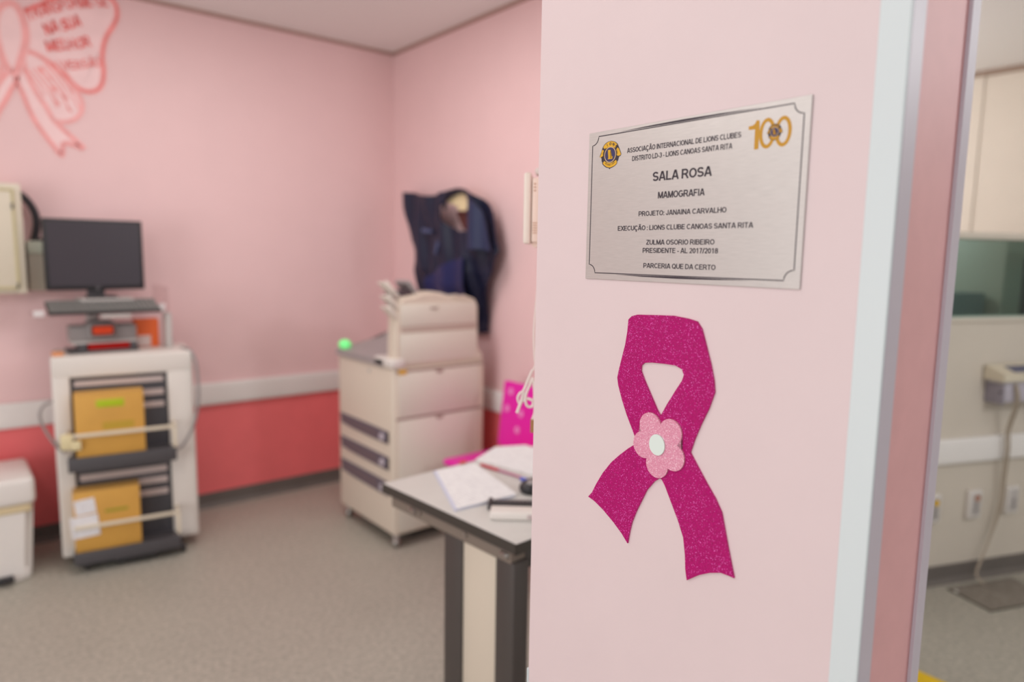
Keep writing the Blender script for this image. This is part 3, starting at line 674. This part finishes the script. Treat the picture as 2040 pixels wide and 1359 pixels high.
sc = thing('barcode_scanner', 'grey tabletop scanner with glowing orange oval window under the keyboard', 'scanner', (-1.70, -.30, .951))
b = B(); box(b, -1.83, -1.562, -.33, -.22, 1.002, 1.072, .010); box(b, -1.765, -1.645, -.352, -.22, 1.005, 1.090, .022, 3); part('head', b, m_grey, sc)
b = B(); box(b, -1.825, -1.564, -.345, -.21, .992, 1.003, .003); part('lower_edge', b, m_lgrey, sc)
t = about((-1.705, -.354, 1.05))
b = B(); prism(b, smooth([(-1.752, 1.037), (-1.752, 1.066), (-1.742, 1.076), (-1.668, 1.076), (-1.658, 1.066), (-1.658, 1.037), (-1.668, 1.026), (-1.742, 1.026)], 3), -.356, -.351); wd = part('window_frame', b, mat('brown_window_frame', (92, 62, 56), .5), sc)
b = B(); prism(b, smooth([(-1.744, 1.044), (-1.744, 1.063), (-1.736, 1.070), (-1.674, 1.070), (-1.666, 1.063), (-1.666, 1.044), (-1.674, 1.036), (-1.736, 1.036)], 3), -.3585, -.355); part('window', b, mat('orange_red_window', (226, 66, 8), .3), wd)
b = B(); box(b, -1.84, -1.562, -.36, -.20, .952, .965, .004); box(b, -1.60, -1.565, -.352, -.24, .964, .993, .006); box(b, -1.80, -1.77, -.352, -.24, .964, .993, .006); part('base', b, m_dark, sc)
b = B(); box(b, -1.765, -1.600, -.358, -.25, .9655, .992, .003)
solo('red_box', b, mat('dark_red_box', (160, 8, 2), .7, spec=.2), 'flat dark red box tucked in the base of the grey scanner', 'box', (-1.68, -.30, .9655))
ob = thing('carton', 'small orange carton with white corner label behind grey riser post on cart', 'box', (-1.52, -.27, .952))
b = B(); box(b, -1.558, -1.455, -.265, -.20, .952, 1.086, .002); part('body', b, mat('orange_carton', (255, 116, 52), .55), ob)
b = B(); box(b, -1.550, -1.492, -.267, -.2645, .956, 1.008); part('label_patch', b, mat('pink_white_label', (236, 214, 208), .6), ob)
b = B(); box(b, -1.905, -1.862, -.39, -.33, .951, .966, .004)
solo('eraser_block', b, mat('peach_orange_rubber', (232, 156, 104), .6), 'small peach orange block on left corner of cart top', 'block', (-1.885, -.36, .951))
b = B(); tube(b, smooth([(-1.402, -.21, .957), (-1.385, -.19, .958), (-1.375, -.16, .97), (-1.384, -.14, .958), (-1.40, -.12, .957), (-1.40, -.16, .957), (-1.41, -.22, .957)], 5, False), .006, 8)
solo('cable_coil', b, m_dark, 'dark coiled cable lying on right corner of cart top', 'cable', (-1.39, -.17, .951))

# ------------------------------------------------------------------ pedal bin
bn = thing('pedal_bin', 'white plastic pedal bin with domed lid at left edge beside the cart', 'bin', (-2.21, -.29, 0))
m_bin = mat('bright_white_plastic', (232, 227, 222), .35)
b = B()
prism(b, [(-2.385, .004), (-2.035, .004), (-2.012, .325), (-2.408, .325)], -.435, -.10)
bmesh.ops.bevel(b, geom=[e for e in b.edges if abs((e.verts[0].co-e.verts[1].co).z) > .2], offset=.03, segments=4, affect='EDGES')
box(b, -2.38, -2.04, -.43, -.105, 0, .05, .012); part('bucket', b, m_bin, bn)
b = B(); box(b, -2.414, -2.020, -.442, -.094, .300, .337, .012, 3); part('rim', b, mat('yellowed_rim', (226, 208, 168), .45), bn)
b = B(); box(b, -2.438, -2.004, -.455, -.085, .336, .452, .022, 4); part('lid', b, m_bin, bn)
b = B(); box(b, -2.16, -2.10, -.475, -.43, .015, .035, .006); part('pedal', b, m_black, bn, 'black foot pedal')

# ------------------------------------------------------------------ film printer
pr = thing('film_printer', 'beige floor-standing medical film printer on casters in the room corner', 'printer', (-.40, -.84, 0))
m_pb = mat('warm_beige_plastic', (222, 208, 192), .45)
m_pside = mat('rosy_beige_panel', (224, 216, 203), .45)
m_seam = mat('panel_seam', (170, 148, 138), .6)
b = B(); box(b, -.660, -.125, -1.131, -.549, .065, .885, .018, 3); part('body', b, m_pb, pr)
# right side: three panels with seams and finger notches
for z0, z1 in ((.085, .632), (.645, .860)):
    b = B(); box(b, -.632, -.165, -1.1355, -1.128, z0, z1, .003); pn = part('side_panel', b, m_pside, pr)
    b = B(); prism(b, [(-.425, z1-.001)] + [(-.405+.022*math.cos(a), z1-.001+.018*math.sin(a)) for a in [math.pi+i*math.pi/8 for i in range(9)]] + [(-.385, z1-.001)], -1.1372, -1.1345)
    part('finger_notch', b, m_seam, pn)
b = B(); box(b, -.645, -.135, -1.1335, -1.129, .633, .645); box(b, -.645, -.135, -1.1335, -1.129, .861, .874); part('seam', b, m_seam, pr)
b = B(); box(b, -.632, -.590, -1.137, -1.134, .853, .876, .001); part('yellow_sticker', b, mat('yellow_sticker', (222, 170, 44), .5), pr)
# left side: three recessed feed slots with release buttons
for z0, z1 in ((.514, .577), (.385, .452), (.257, .328)):
    b = B(); prism(b, smooth([(-.590, z0+.012), (-.590, z1-.006), (-.62, z1), (-1.05, z1-.002), (-1.078, z1-.012), (-1.078, z0+.010), (-1.06, z0), (-.72, z0+.004), (-.62, z0+.012)], 3), -.6645, -.655, fn=lambda a, c, d: (d, a, c))
    sl = part('feed_slot', b, mat('slate_violet_plastic', (104, 96, 108), .5), pr)
    b = B(); prism(b, [(-.60, z0+.026), (-.60, z1-.014), (-.98, z1-.014), (-.98, z0+.010), (-.75, z0+.014)], -.666, -.663, fn=lambda a, c, d: (d, a, c)); part('slot_recess', b, mat('dark_mauve_recess', (112, 96, 102), .6), sl)
    b = B(); prism(b, [(p[0], p[1]) for p in ell(-1.030, (z0+z1)/2-.004, .020, .018, 24)], -.670, -.664, fn=lambda a, c, d: (d, a, c)); part('release_button', b, mat('pale_lilac_button', (204, 196, 206), .4), sl)
b = B(); cyl(b, (-.662, -.90, .845), .010, .004, 'X'); part('badge', b, m_lgrey, pr)
# upper tower
def xz(bm, pts, y0, y1, bev=.014):
    t = bmesh.new(); prism(t, pts, y0, y1)
    bmesh.ops.dissolve_limit(t, angle_limit=.01, verts=t.verts[:], edges=t.edges[:])
    bmesh.ops.bevel(t, geom=[e for e in t.edges if len(e.link_faces) == 2 and e.calc_face_angle(0) > .6], offset=bev, segments=3, affect='EDGES')
    return merge(bm, t)
b = B(); xz(b, [(-.655, .88), (-.645, 1.19), (-.600, 1.218), (-.555, 1.222), (-.50, 1.238), (-.44, 1.240), (-.39, 1.233), (-.33, 1.215), (-.26, 1.205), (-.19, 1.198), (-.165, 1.178), (-.160, .95), (-.128, .90), (-.128, .88)], -1.129, -1.055)
part('tower', b, m_pb, pr)
b = B(); box(b, -.618, -.185, -1.1335, -1.127, 1.078, 1.182, .002); tp = part('tower_panel', b, m_pside, pr)
b = B(); prism(b, [(-.46, 1.165)] + [(-.435+.026*math.cos(a), 1.165+.012*math.sin(a)) for a in [math.pi+i*math.pi/8 for i in range(9)]] + [(-.41, 1.165)], -1.1365, -1.133); part('finger_notch', b, m_seam, tp)
b = B(); box(b, -.612, -.180, -1.1312, -1.127, 1.048, 1.078, .003); part('seam', b, mat('soft_seam', (196, 176, 164), .6), pr)
b = B(); box(b, -.622, -.178, -1.1325, -1.127, .905, 1.045, .003); part('tower_panel', b, m_pside, pr)
b = B(); box(b, -.668, -.598, -1.137, -.965, .884, .928, .008, 3); part('front_latch', b, m_wplas, pr)
# grey receiving tray on top
b = B()
prism(b, [(-.668, .884), (-.668, .915), (-.56, .932), (-.40, .965), (-.30, 1.02), (-.22, 1.035), (-.165, 1.015), (-.165, .884)], -1.050, -.545); part('film_tray', b, mat('mauve_grey_plastic', (166, 156, 156), .5), pr)
b = B(); ball(b, (-.635, -.585, .938), .030, .042, .026); part('status_lamp', b, mat('green_lamp_glow', (120, 240, 140), .4, emit=.45), pr, 'lit green status lamp')
# sorter trays leaning out of the tower
for z, l in ((1.222, .082), (1.172, .066), (1.125, .062)):
    tr = about((-.645, -1.06, z), ry=math.radians(47))
    b = B(); box(b, -.645-l, -.630, -1.125, -1.06, z, z+.007, .002, rot=tr); box(b, -.645-l, -.630, -1.127, -1.118, z, z+.020, .002, rot=tr)
    s_ = part('sorter_tray', b, m_cream, pr)
    b = B(); box(b, -.640-l, -.640, -1.117, -1.062, z+.007, z+.012, .001, rot=tr); part('film_sheet', b, mat('dark_film', (76, 58, 66), .3), s_)
b = B(); box(b, -.63, -.49, -1.10, -1.0, 1.215, 1.245, .003, rot=about((-.56, -1.05, 1.22), ry=math.radians(6))); part('top_film', b, mat('dark_film', (76, 58, 66), .3), pr)
b = B(); box(b, -.520, -.500, -1.11, -.99, 1.19, 1.305, .003, rot=about((-.51, -1.05, 1.22), ry=math.radians(-38))); part('film_stop', b, m_grey, pr)
for x in (-.63, -.17):
    for y in (-1.10, -.60):
        b = B(); ball(b, (x, y, .024), .024, .024, .024); cs = part('caster', b, m_steel, pr)
        b = B(); box(b, x-.012, x+.012, y-.012, y+.012, .044, .068, .003); part('fork', b, m_lgrey, cs)
b = B(); box(b, -.60, -.15, -1.07, -.60, .040, .066); part('chassis', b, m_black, pr)

# ------------------------------------------------------------------ lead apron on its hook
APR = [(-0.24, 1.768), (-0.279, 1.777), (-0.388, 1.768), (-0.493, 1.748), (-0.584, 1.738), (-0.671, 1.744), (-0.747, 1.752), (-0.838, 1.760), (-0.926, 1.750), (-1.01, 1.722), (-1.085, 1.678), (-1.126, 1.629), (-1.151, 1.562), (-1.176, 1.481), (-1.192, 1.438), (-1.154, 1.38), (-1.115, 1.317), (-1.075, 1.258), (-1.035, 1.15), (-1.02, 1.03), (-.98, 1.0), (-.44, 1.0), (-.420, 1.15), (-0.418, 1.305), (-0.429, 1.367), (-0.419, 1.434), (-0.365, 1.495), (-0.333, 1.574), (-0.289, 1.653), (-0.245, 1.717)]
NECK = [(-0.867, 1.737), (-0.786, 1.711), (-0.73, 1.673), (-0.74, 1.606), (-0.787, 1.569), (-0.869, 1.537), (-0.956, 1.54), (-0.981, 1.599), (-0.997, 1.657), (-0.971, 1.706), (-0.919, 1.734)]
def inside(p, poly):
    c = False; n = len(poly)
    for i in range(n):
        a, q = poly[i], poly[i-1]
        if (a[1] > p[1]) != (q[1] > p[1]) and p[0] < (q[0]-a[0])*(p[1]-a[1])/(q[1]-a[1])+a[0]: c = not c
    return c
def drape(poly, xf, cell=.011, hole=None, th=.010):
    """cloth hung in the y-z plane: a grid cut to the outline, pushed out by xf(y,z,t)"""
    bm = B(); ys = [p[0] for p in poly]; zs = [p[1] for p in poly]; ya, yb, za, zb = min(ys), max(ys), min(zs), max(zs)
    ny, nz = int((yb-ya)/cell)+1, int((zb-za)/cell)+1; grid = {}
    def near(p, loop):
        best = (9, p)
        for k in range(len(loop)):
            a, q = Vector(loop[k-1]), Vector(loop[k]); ab = q-a; t = max(0, min(1, (p-a).dot(ab)/max(1e-12, ab.dot(ab)))); c = a+ab*t
            if (c-p).length < best[0]: best = ((c-p).length, c)
        return best
    def ok(p): return inside(p, poly) and not (hole and inside(p, hole))
    for i in range(ny):
        for j in range(nz):
            c = (ya+(i+.5)*cell, za+(j+.5)*cell)
            if not ok(c): continue
            vs = []
            for a, q in ((i, j), (i+1, j), (i+1, j+1), (i, j+1)):
                if (a, q) not in grid: grid[(a, q)] = bm.verts.new((0, ya+a*cell, za+q*cell))
                vs.append(grid[(a, q)])
            bm.faces.new(vs)
    for v in bm.verts:
        p = Vector((v.co.y, v.co.z))
        if v.is_boundary:
            d, c = min([near(p, poly)]+([near(p, hole)] if hole else []), key=lambda r_: r_[0])
            if d < cell*1.5: p = c
        v.co = Vector((xf(p.x, p.y, (p.x-ya)/(yb-ya)), p.x, p.y))
    bmesh.ops.recalc_face_normals(bm, faces=bm.faces[:])
    bmesh.ops.solidify(bm, geom=bm.faces[:], thickness=th)
    return bm
ap = thing('lead_apron', 'navy blue lead apron hanging on right wall above beige printer', 'apron', (-.1, -.75, 1.3))
m_navyc = mat('navy_vinyl_cloth', (18, 23, 52), .5, noise=(5, .10), bump=(14, .5))
m_blue = mat('blue_vinyl_cloth', (20, 30, 86), .45, noise=(6, .08))
def fold(y, z, t):
    k = max(0, min(1, (z-1.08)/.25))
    return -.035-k*(.045+.045*math.sin(math.pi*min(1, max(0, t))))-(.004+.008*k)*math.sin(y*26+z*5)-(.003+.005*k)*math.sin(y*47-z*9)
b = drape(smooth(APR, 2), fold, hole=NECK); part('front_panel', b, m_navyc, ap)
FLAP = [(-.985, 1.728), (-1.02, 1.722), (-1.085, 1.680), (-1.13, 1.629), (-1.155, 1.562), (-1.180, 1.481), (-1.197, 1.436), (-1.12, 1.446), (-.985, 1.440), (-1.005, 1.53), (-1.015, 1.62)]
b = drape(FLAP, lambda y, z, t: -.135-.03*math.sin(math.pi*t)-.012*math.sin(y*40)); part('shoulder_flap', b, mat('slate_blue_cloth', (34, 43, 78), .5), ap)
LOW = [(-.60, 1.28), (-.74, 1.345), (-.86, 1.385), (-.965, 1.40), (-.96, 1.15), (-.95, 1.06), (-.60, 1.06)]
b = drape(LOW, lambda y, z, t: -.142-.010*math.sin(y*30)+max(0, 1.25-z)*.4); part('lower_lining', b, m_blue, ap)
b = drape([(-.73, 1.655), (-.87, 1.645), (-.99, 1.652), (-.985, 1.545), (-.87, 1.53), (-.80, 1.56)], lambda y, z, t: -.035, th=.006)  # plain brown sheet behind the neck opening
part('neck_backing', b, mat('brown_maroon_sheet', (112, 62, 58), .6), ap)
b = B(); tube(b, smooth([(-.11, -.735, 1.66), (-.125, -.765, 1.712), (-.13, -.83, 1.747), (-.13, -.90, 1.752), (-.125, -.96, 1.735), (-.11, -1.0, 1.69)], 5, False), .010, 8); part('collar', b, mat('black_binding', (30, 28, 42), .5), ap)
for y, z, w, h, a in ((-.60, 1.545, .10, .022, .1), (-.70, 1.45, .022, .075, .35)):
    b = B(); box(b, -.1425, -.134, y-w/2, y+w/2, z-h/2, z+h/2, .002, rot=about((-.138, y, z), rx=a)); part('badge_patch', b, mat('steel_blue_patch', (70, 82, 120), .5), ap)
hk = thing('apron_hook', 'rounded cream wall hook holding the navy apron by its neck', 'hook', (0, -.84, 1.69))
b = B(); prism(b, smooth([(-.745, 1.695), (-.775, 1.725), (-.83, 1.742), (-.89, 1.735), (-.928, 1.70), (-.935, 1.66), (-.91, 1.648), (-.86, 1.650), (-.835, 1.672), (-.79, 1.688)], 3), -.10, -.05, fn=lambda a, c, d: (d, a, c))
part('saddle', b, mat('cream_yellow_plastic', (232, 212, 168), .45), hk)
b = B(); box(b, -.055, 0, -.87, -.82, 1.66, 1.72, .004); part('bracket', b, m_cream, hk)

# ------------------------------------------------------------------ magenta chair
ch = thing('plastic_chair', 'magenta plastic chair with pale dots on backrest, behind the desk', 'chair', (-.42, -1.58, 0))
m_ch = mat('magenta_plastic', (234, 14, 170), .4); m_dot = mat('pale_magenta_dot', (240, 140, 205), .45)
bt = about((-.18, -1.6, .46), ry=math.radians(7))
b = B(); box(b, -.205, -.175, -1.79, -1.332, .49, .812, .014, 3, rot=bt)
for y, z in ((-1.40, .765), (-1.385, .68), (-1.49, .672), (-1.505, .757), (-1.475, .592), (-1.60, .765), (-1.60, .68)):
    t = bmesh.new(); cyl(t, (-.206, y, z), .017, .004, 'X'); bmesh.ops.transform(t, matrix=bt, verts=t.verts[:]); merge(b, t, 1)
part('backrest', b, [m_ch, m_dot], ch)
b = B(); box(b, -.475, -.13, -1.84, -1.265, .425, .455, .014, 3); part('seat', b, m_ch, ch)
for y in (-1.76, -1.46):
    b = B(); tube(b, [(-.17, y, .44), (-.168, y, .54)], .010, 8); part('back_support', b, m_steel, ch)
for x in (-.44, -.16):
    for y in (-1.80, -1.36):
        b = B(); tube(b, [(x, y, .43), (x+(-.012 if x < -.4 else .012), y, .0)], .011, 8); part('leg', b, m_steel, ch)
b = B(); box(b, -.34, -.22, -1.80, -1.47, .4565, .515, .004)
solo('folder', b, mat('orange_card', (238, 108, 66), .6), 'thick orange folder lying on the magenta chair seat behind the desk', 'folder', (-.29, -1.63, .456))

# ------------------------------------------------------------------ desk
DF = Frame((-1.262, -2.754, 0), math.radians(3.5))       # near left corner; x along the desk, y across
dk = thing('desk', 'beige laminate desk with dark edging and panel legs beside entrance wall', 'desk', (0, 0, 0), DF)
m_top = mat('cream_laminate', (207, 204, 199), .45, noise=(20, .02)); m_edge = mat('dark_brown_edging', (62, 57, 52), .5)
m_leg = mat('dark_taupe_metal', (72, 66, 63), .5); m_lp = mat('beige_leg_panel', (212, 201, 184), .5)
DL = 1.15; DW = .572
b = B(); box(b, .002, DL, .002, DW, .727, .7505, .003); part('top', b, m_top, dk)
b = B()
box(b, 0, .0035, 0, DW, .722, .749, .001, 1); box(b, 0, DL, 0, .0035, .722, .749, .001, 1); box(b, 0, DL, DW, DW+.003, .722, .749, .001, 1); part('edging', b, m_edge, dk)
b = B(); box(b, .012, .06, .03, DW-.03, .685, .726, .003); rl = part('side_rail', b, mat('taupe_rail', (128, 116, 106), .45), dk)
for y in (.20, .40):
    b = B(); cyl(b, (.011, y, .706), .008, .006, 'X', 12); part('bolt', b, m_steel, rl)
for y in (.05, .43):
    b = B(); box(b, .004, .02, y-.014, y+.014, .698, .712, .003); part('bracket', b, m_steel, rl)
b = B(); box(b, .06, DL-.06, .03, .07, .66, .726, .003); part('front_rail', b, m_leg, dk)
for x0 in (.012, DL-.062):
    b = B(); box(b, x0, x0+.05, .018, .084, 0, .69, .003); part('leg_post', b, m_leg, dk)
    b = B(); box(b, x0, x0+.05, .216, .290, 0, .69, .003); part('leg_post', b, m_leg, dk)
    b = B(); box(b, x0+.006, x0+.044, .084, .216, .04, .70, .002); part('leg_panel', b, m_lp, dk)
    b = B(); box(b, x0-.006, x0+.056, -.0+.01, .50, 0, .022, .004); part('foot', b, m_leg, dk)

def sheetstack(name, label, cat, pts, h, mats, z0=.7505, side=None):
    b = B(); prism(b, pts, z0, z0+h, fn=lambda a, c, d: (a, c, d))
    c = (sum(p[0] for p in pts)/len(pts), sum(p[1] for p in pts)/len(pts), z0)
    return solo(name, b, mats, label, cat, c)
m_pap = lined('printed_white_paper', (238, 238, 238), (214, 212, 216), 24, 'X')
pp = thing('paper_stack', 'thick stack of printed white sheets on the desk corner nearest the printer', 'paper', (-1.12, -2.33, .7505))
b = B(); prism(b, [(-1.125, -2.193), (-.985, -2.205), (-1.062, -2.507), (-1.258, -2.497)], .7505, .757, fn=lambda a, c, d: (a, c, d)); part('lower_sheets', b, mat('bluish_paper_edges', (206, 208, 226), .7), pp)
b = B(); prism(b, [(-1.118, -2.195), (-.978, -2.207), (-1.055, -2.509), (-1.251, -2.499)], .757, .7585, fn=lambda a, c, d: (a, c, d)); part('top_sheet', b, m_pap, pp)
sheetstack('paper_sheet', 'loose white printed sheet on far side of desk in front of magenta chair', 'paper', [(-.80, -2.085), (-.70, -2.13), (-.70, -2.40), (-.895, -2.415), (-.945, -2.165)], .004, m_pap)
def pen(label, a, c, body, cap, fr=.3):
    a, c = Vector(a), Vector(c); q = a+(c-a)*(1-fr)
    t = thing('pen', label, 'pen', tuple((a+c)/2), group='pens on the desk')
    b = B(); tube(b, [a, q], .004, 8); part('barrel', b, body, t)
    b = B(); tube(b, [q, c], .0052, 8); part('cap', b, cap, t)
pen('red pen with mauve barrel lying between the two papers on desk', (-.945, -2.395, .7552), (-.967, -2.225, .7552), mat('mauve_barrel', (190, 120, 150), .4), mat('red_pen_plastic', (200, 60, 80), .4), .45)
pen('pen with bright blue cap lying near black mouse on desk', (-.93, -2.48, .7562), (-.957, -2.408, .7562), mat('clear_barrel', (214, 206, 216), .3), mat('blue_cap', (72, 92, 205), .4), .55)
b = B(); cyl(b, (-.998, -2.168, .7555), .005, .022, 'X', 12)
solo('bead', b, mat('coral_red_cap', (232, 84, 86), .4), 'tiny coral red bead near far edge of desk', 'bead', (-.998, -2.168, .7505))
ms = thing('computer_mouse', 'black computer mouse with grey top on desk beside entrance wall', 'mouse', (-.985, -2.505, .7505))
b = B(); ball(b, (-.985, -2.505, .764), .050, .040, .024); b2 = [v for v in b.verts if v.co.z < .751]
for v in b2: v.co.z = .751
part('shell', b, m_black, ms)
b = B(); ball(b, (-.997, -2.512, .781), .022, .018, .008); part('top_shell', b, m_grey, ms)
tr = about((-1.15, -2.515, .75), rz=math.radians(-41))
k2 = thing('desk_tray', 'narrow black ribbed tray lying on desk behind the white device', 'tray', (-1.07, -2.58, .7505))
b = B(); box(b, -1.150, -.90, -2.535, -2.500, .7505, .760, .003, rot=tr); box(b, -1.158, -1.146, -2.560, -2.498, .7505, .766, .003, rot=tr); part('base', b, m_black, k2)
b = B()
for i in range(20): box(b, -1.140+i*.011, -1.133+i*.011, -2.531, -2.504, .7595, .7635, .001, 1, rot=tr)
part('ribs', b, m_dark, k2)
wb = thing('white_box', 'white rectangular device with grey window on desk corner beside entrance wall', 'device', (-1.15, -2.65, .7505))
wr = about((-1.223, -2.602, .75), rz=math.radians(-41))
b = B(); box(b, -1.223, -1.03, -2.602, -2.548, .752, .772, .005, 3, rot=wr); box(b, -1.21, -1.04, -2.596, -2.555, .7505, .753, rot=wr); part('body', b, m_wplas, wb)
b = B(); box(b, -1.128, -1.06, -2.6032, -2.601, .757, .768, .001, rot=wr); part('window', b, mat('mauve_grey_window', (190, 172, 172), .4), wb)

# ------------------------------------------------------------------ intercom with hanging cord
ic = thing('wall_intercom', 'slim cream wall intercom handset beside left edge of entrance wall', 'intercom', (.30, 0, 1.44), RF)
b = B(); box(b, .272, .345, .0, .0235, 1.443, 1.558, .003); bs = part('base', b, mat('pinkish_cream_plastic', (234, 214, 200), .4), ic)
b = B(); cyl(b, (.305, .0165, 1.440), .0065, .05, 'X', 14); part('cord_boss', b, mat('pinkish_cream_plastic', (234, 214, 200), .4), ic)
b = B()
for z in (1.459, 1.4635, 1.468, 1.4725, 1.477): box(b, .2712, .273, .0135, .0215, z, z+.0013)
for z in (1.535, 1.541, 1.547): cyl(b, (.2715, .0185, z), .0014, .0012, 'X', 8)
part('vent_slots', b, mat('tan_slot', (188, 142, 108), .6), bs)
b = B(); box(b, .270, .348, .0245, .038, 1.440, 1.567, .004, 3); hs = part('handset', b, m_cream, ic)
b = B(); cyl(b, (.31, .014, 1.572), .006, .03, 'X', 12); part('cord_knot', b, m_wplas, ic)
m_cord = mat('white_cord', (228, 220, 214), .6)
cd = thing('hanging_cord', 'white knotted cord with brass tag hanging below the wall intercom', 'cord', (.30, .015, 1.1), RF)
lift = lambda pts: [(x_, y_-.0165, z_+.036) for x_, y_, z_ in pts]
b = B(); tube(b, smooth([(.30, .010, 1.447), (.30, .008, 1.40), (.30, .012, 1.34), (.30, .016, 1.28), (.30, .014, 1.23), (.30, .012, 1.215), (.30, .016, 1.203)], 5, False), .0020, 8); part('strand', b, m_cord, cd)
b = B()
tube(b, smooth(lift([(.30, .034, 1.168), (.302, .042, 1.148), (.30, .050, 1.128), (.298, .057, 1.122), (.30, .061, 1.112), (.303, .057, 1.102), (.30, .046, 1.112), (.298, .034, 1.110), (.30, .030, 1.102), (.302, .036, 1.096), (.30, .044, 1.100), (.298, .046, 1.118), (.30, .038, 1.140), (.301, .033, 1.152), (.30, .030, 1.135), (.30, .029, 1.115), (.299, .032, 1.10)]), 5, False), .0026, 8)
tube(b, smooth(lift([(.30, .050, 1.126), (.30, .054, 1.108), (.30, .060, 1.090), (.30, .062, 1.084)]), 5, False), .0030, 8)
part('knot_loops', b, m_cord, cd)
b = B(); tube(b, smooth(lift([(.30, .028, 1.10), (.30, .028, 1.085), (.30, .032, 1.072)]), 4, False), .0026, 8); box(b, .298, .302, .0115, .0195, 1.082, 1.109, .001, 1, mi=1)
part('tag', b, [m_cord, mat('brass', (176, 136, 92), .4, .5)], cd)

# ------------------------------------------------------------------ exam room fittings
def outlet(label, x, dotmat=None, vert=0):
    t = thing('wall_outlet', label, 'outlet', (x, 0, .35), SF, group='outlets along the beige screened wall')
    b = B(); box(b, x-.038, x+.038, -.022, 0, .288, .416, .006); pl = part('box', b, m_wplas, t)
    b = B(); box(b, x-.024, x+.024, -.026, -.021, .304, .404, .004); part('face', b, m_lgrey, t)
    b = B()
    for z in (.328, .352): cyl(b, (x, -.0262, z), .010, .003, 'Y', 16)
    part('socket', b, m_grey, t)
    if dotmat: b = B(); cyl(b, (x+.002, -.027, .383), .014, .006, 'Y', 20); part('coloured_insert', b, dotmat, t)
outlet('white wall outlet with yellow dot, closest to pink wall end', .006, mat('yellow_insert', (226, 178, 10), .5))
outlet('white wall outlet with rusty mark, middle one below the rail', .242, mat('rust_insert', (176, 120, 96), .5))
outlet('white wall outlet behind the hanging beige cables', .468)
shf = thing('wall_shelf', 'grey metal wall shelf under the booth window, cut by right edge', 'shelf', (.55, -.05, .82), SF)
b = B(); box(b, .252, .90, -.086, -.002, .905, .918, .002); part('top_plate', b, m_lgrey, shf)
b = B(); box(b, .252, .262, -.086, -.002, .815, .905, .002); part('end_bracket', b, mat('lavender_grey_metal', (148, 142, 152), .45), shf)
b = B(); box(b, .262, .90, -.086, -.078, .825, .905, .002); part('front_fascia', b, mat('pale_lavender_metal', (188, 182, 192), .45), shf)
b = B(); cyl(b, (.2515, -.073, .868), .006, .004, 'X', 12); part('bolt', b, m_dark, shf)
dv = thing('control_console', 'cream console with sloped keypad on the grey wall shelf', 'console', (.5, -.05, .918), SF)
b = B(); prism(b, [(-.100, .9185), (-.100, .948), (-.010, .980), (-.006, .9185)], .232, .80, fn=lambda a, c, d: (d, a, c)); part('housing', b, mat('cream_console_plastic', (218, 208, 186), .45), dv)
b = B(); box(b, .31, .72, -.085, -.03, .960, .967, .002, rot=about((.5, -.055, .963), rx=math.radians(19))); part('keypad', b, mat('slate_keys', (96, 98, 122), .5), dv)
for lab, dx in (('beige cable hanging from wall shelf down to the floor plate, left strand', 0), ('beige cable hanging from wall shelf down to the floor plate, right strand', .018)):
    b = B(); pts = [(.305+dx*.4, -.096, .905), (.318+dx, -.094, .82), (.345+dx, -.050, .69), (.352+dx, -.050, .60), (.372+dx, -.032, .45), (.368+dx, -.035, .36), (.350+dx*.6, -.035, .268), (.310, -.04, .16), (.270+dx*.2, -.045, .085), (.246, -.055, .04), (.250+dx*.2, -.085, .012)]
    tube(b, smooth(pts, 6, False), .0046, 8)
    solo('cable', b, mat('beige_cable', (176, 162, 144), .5), lab, 'cable', (.30, -.05, .0), SF, group='cables below the wall shelf')
fp = thing('floor_plate', 'dark square access plate in the exam room floor where cables enter', 'floor plate', (.2, -.16, 0), SF)
b = B(); box(b, .068, .45, -.268, -.062, 0, .004, .001, 1); part('frame', b, mat('dark_olive_metal', (86, 82, 72), .5), fp)
b = B(); box(b, .076, .442, -.260, -.070, .0035, .0055, .0008, 1); part('lid', b, speckle('worn_plate', (118, 110, 102), (134, 126, 116), (150, 142, 132)), fp)
b = B(); ball(b, (.079, -.10, .008), .008, .008, .005); part('screw_cap', b, m_wplas, fp)
b = B(); prism(b, [(-.589, -.485), (-.545, -.60), (-.80, -.75), (-.92, -.60)], .0, .008, fn=lambda a, c, d: (a, c, d))
solo('floor_mat', b, mat('bright_yellow_vinyl', (236, 196, 8), .5), 'bright yellow mat corner on grey floor past the pink wall end', 'mat', (-.70, -.60, 0), SF)
# booth equipment seen through the tinted window
b = B(); box(b, -.3, .775, .45, .80, 0, 1.262, .006); c_ = solo('booth_counter', b, mat('grey_green_counter', (120, 124, 120), .5), 'dark counter behind the tinted window glass', 'counter', (.3, .6, 0), SF)
cc = thing('equipment_cabinet', 'tall olive grey cabinet seen through right part of tinted window', 'cabinet', (1.15, .5, 0), SF)
b = B(); box(b, .80, 1.5, .38, .80, 0, 1.55, .006); part('body', b, mat('olive_grey_metal', (150, 142, 122), .5), cc)
b = B(); box(b, .925, .975, .368, .381, 1.0, 1.44, .004); part('handle_rail', b, m_black, cc)
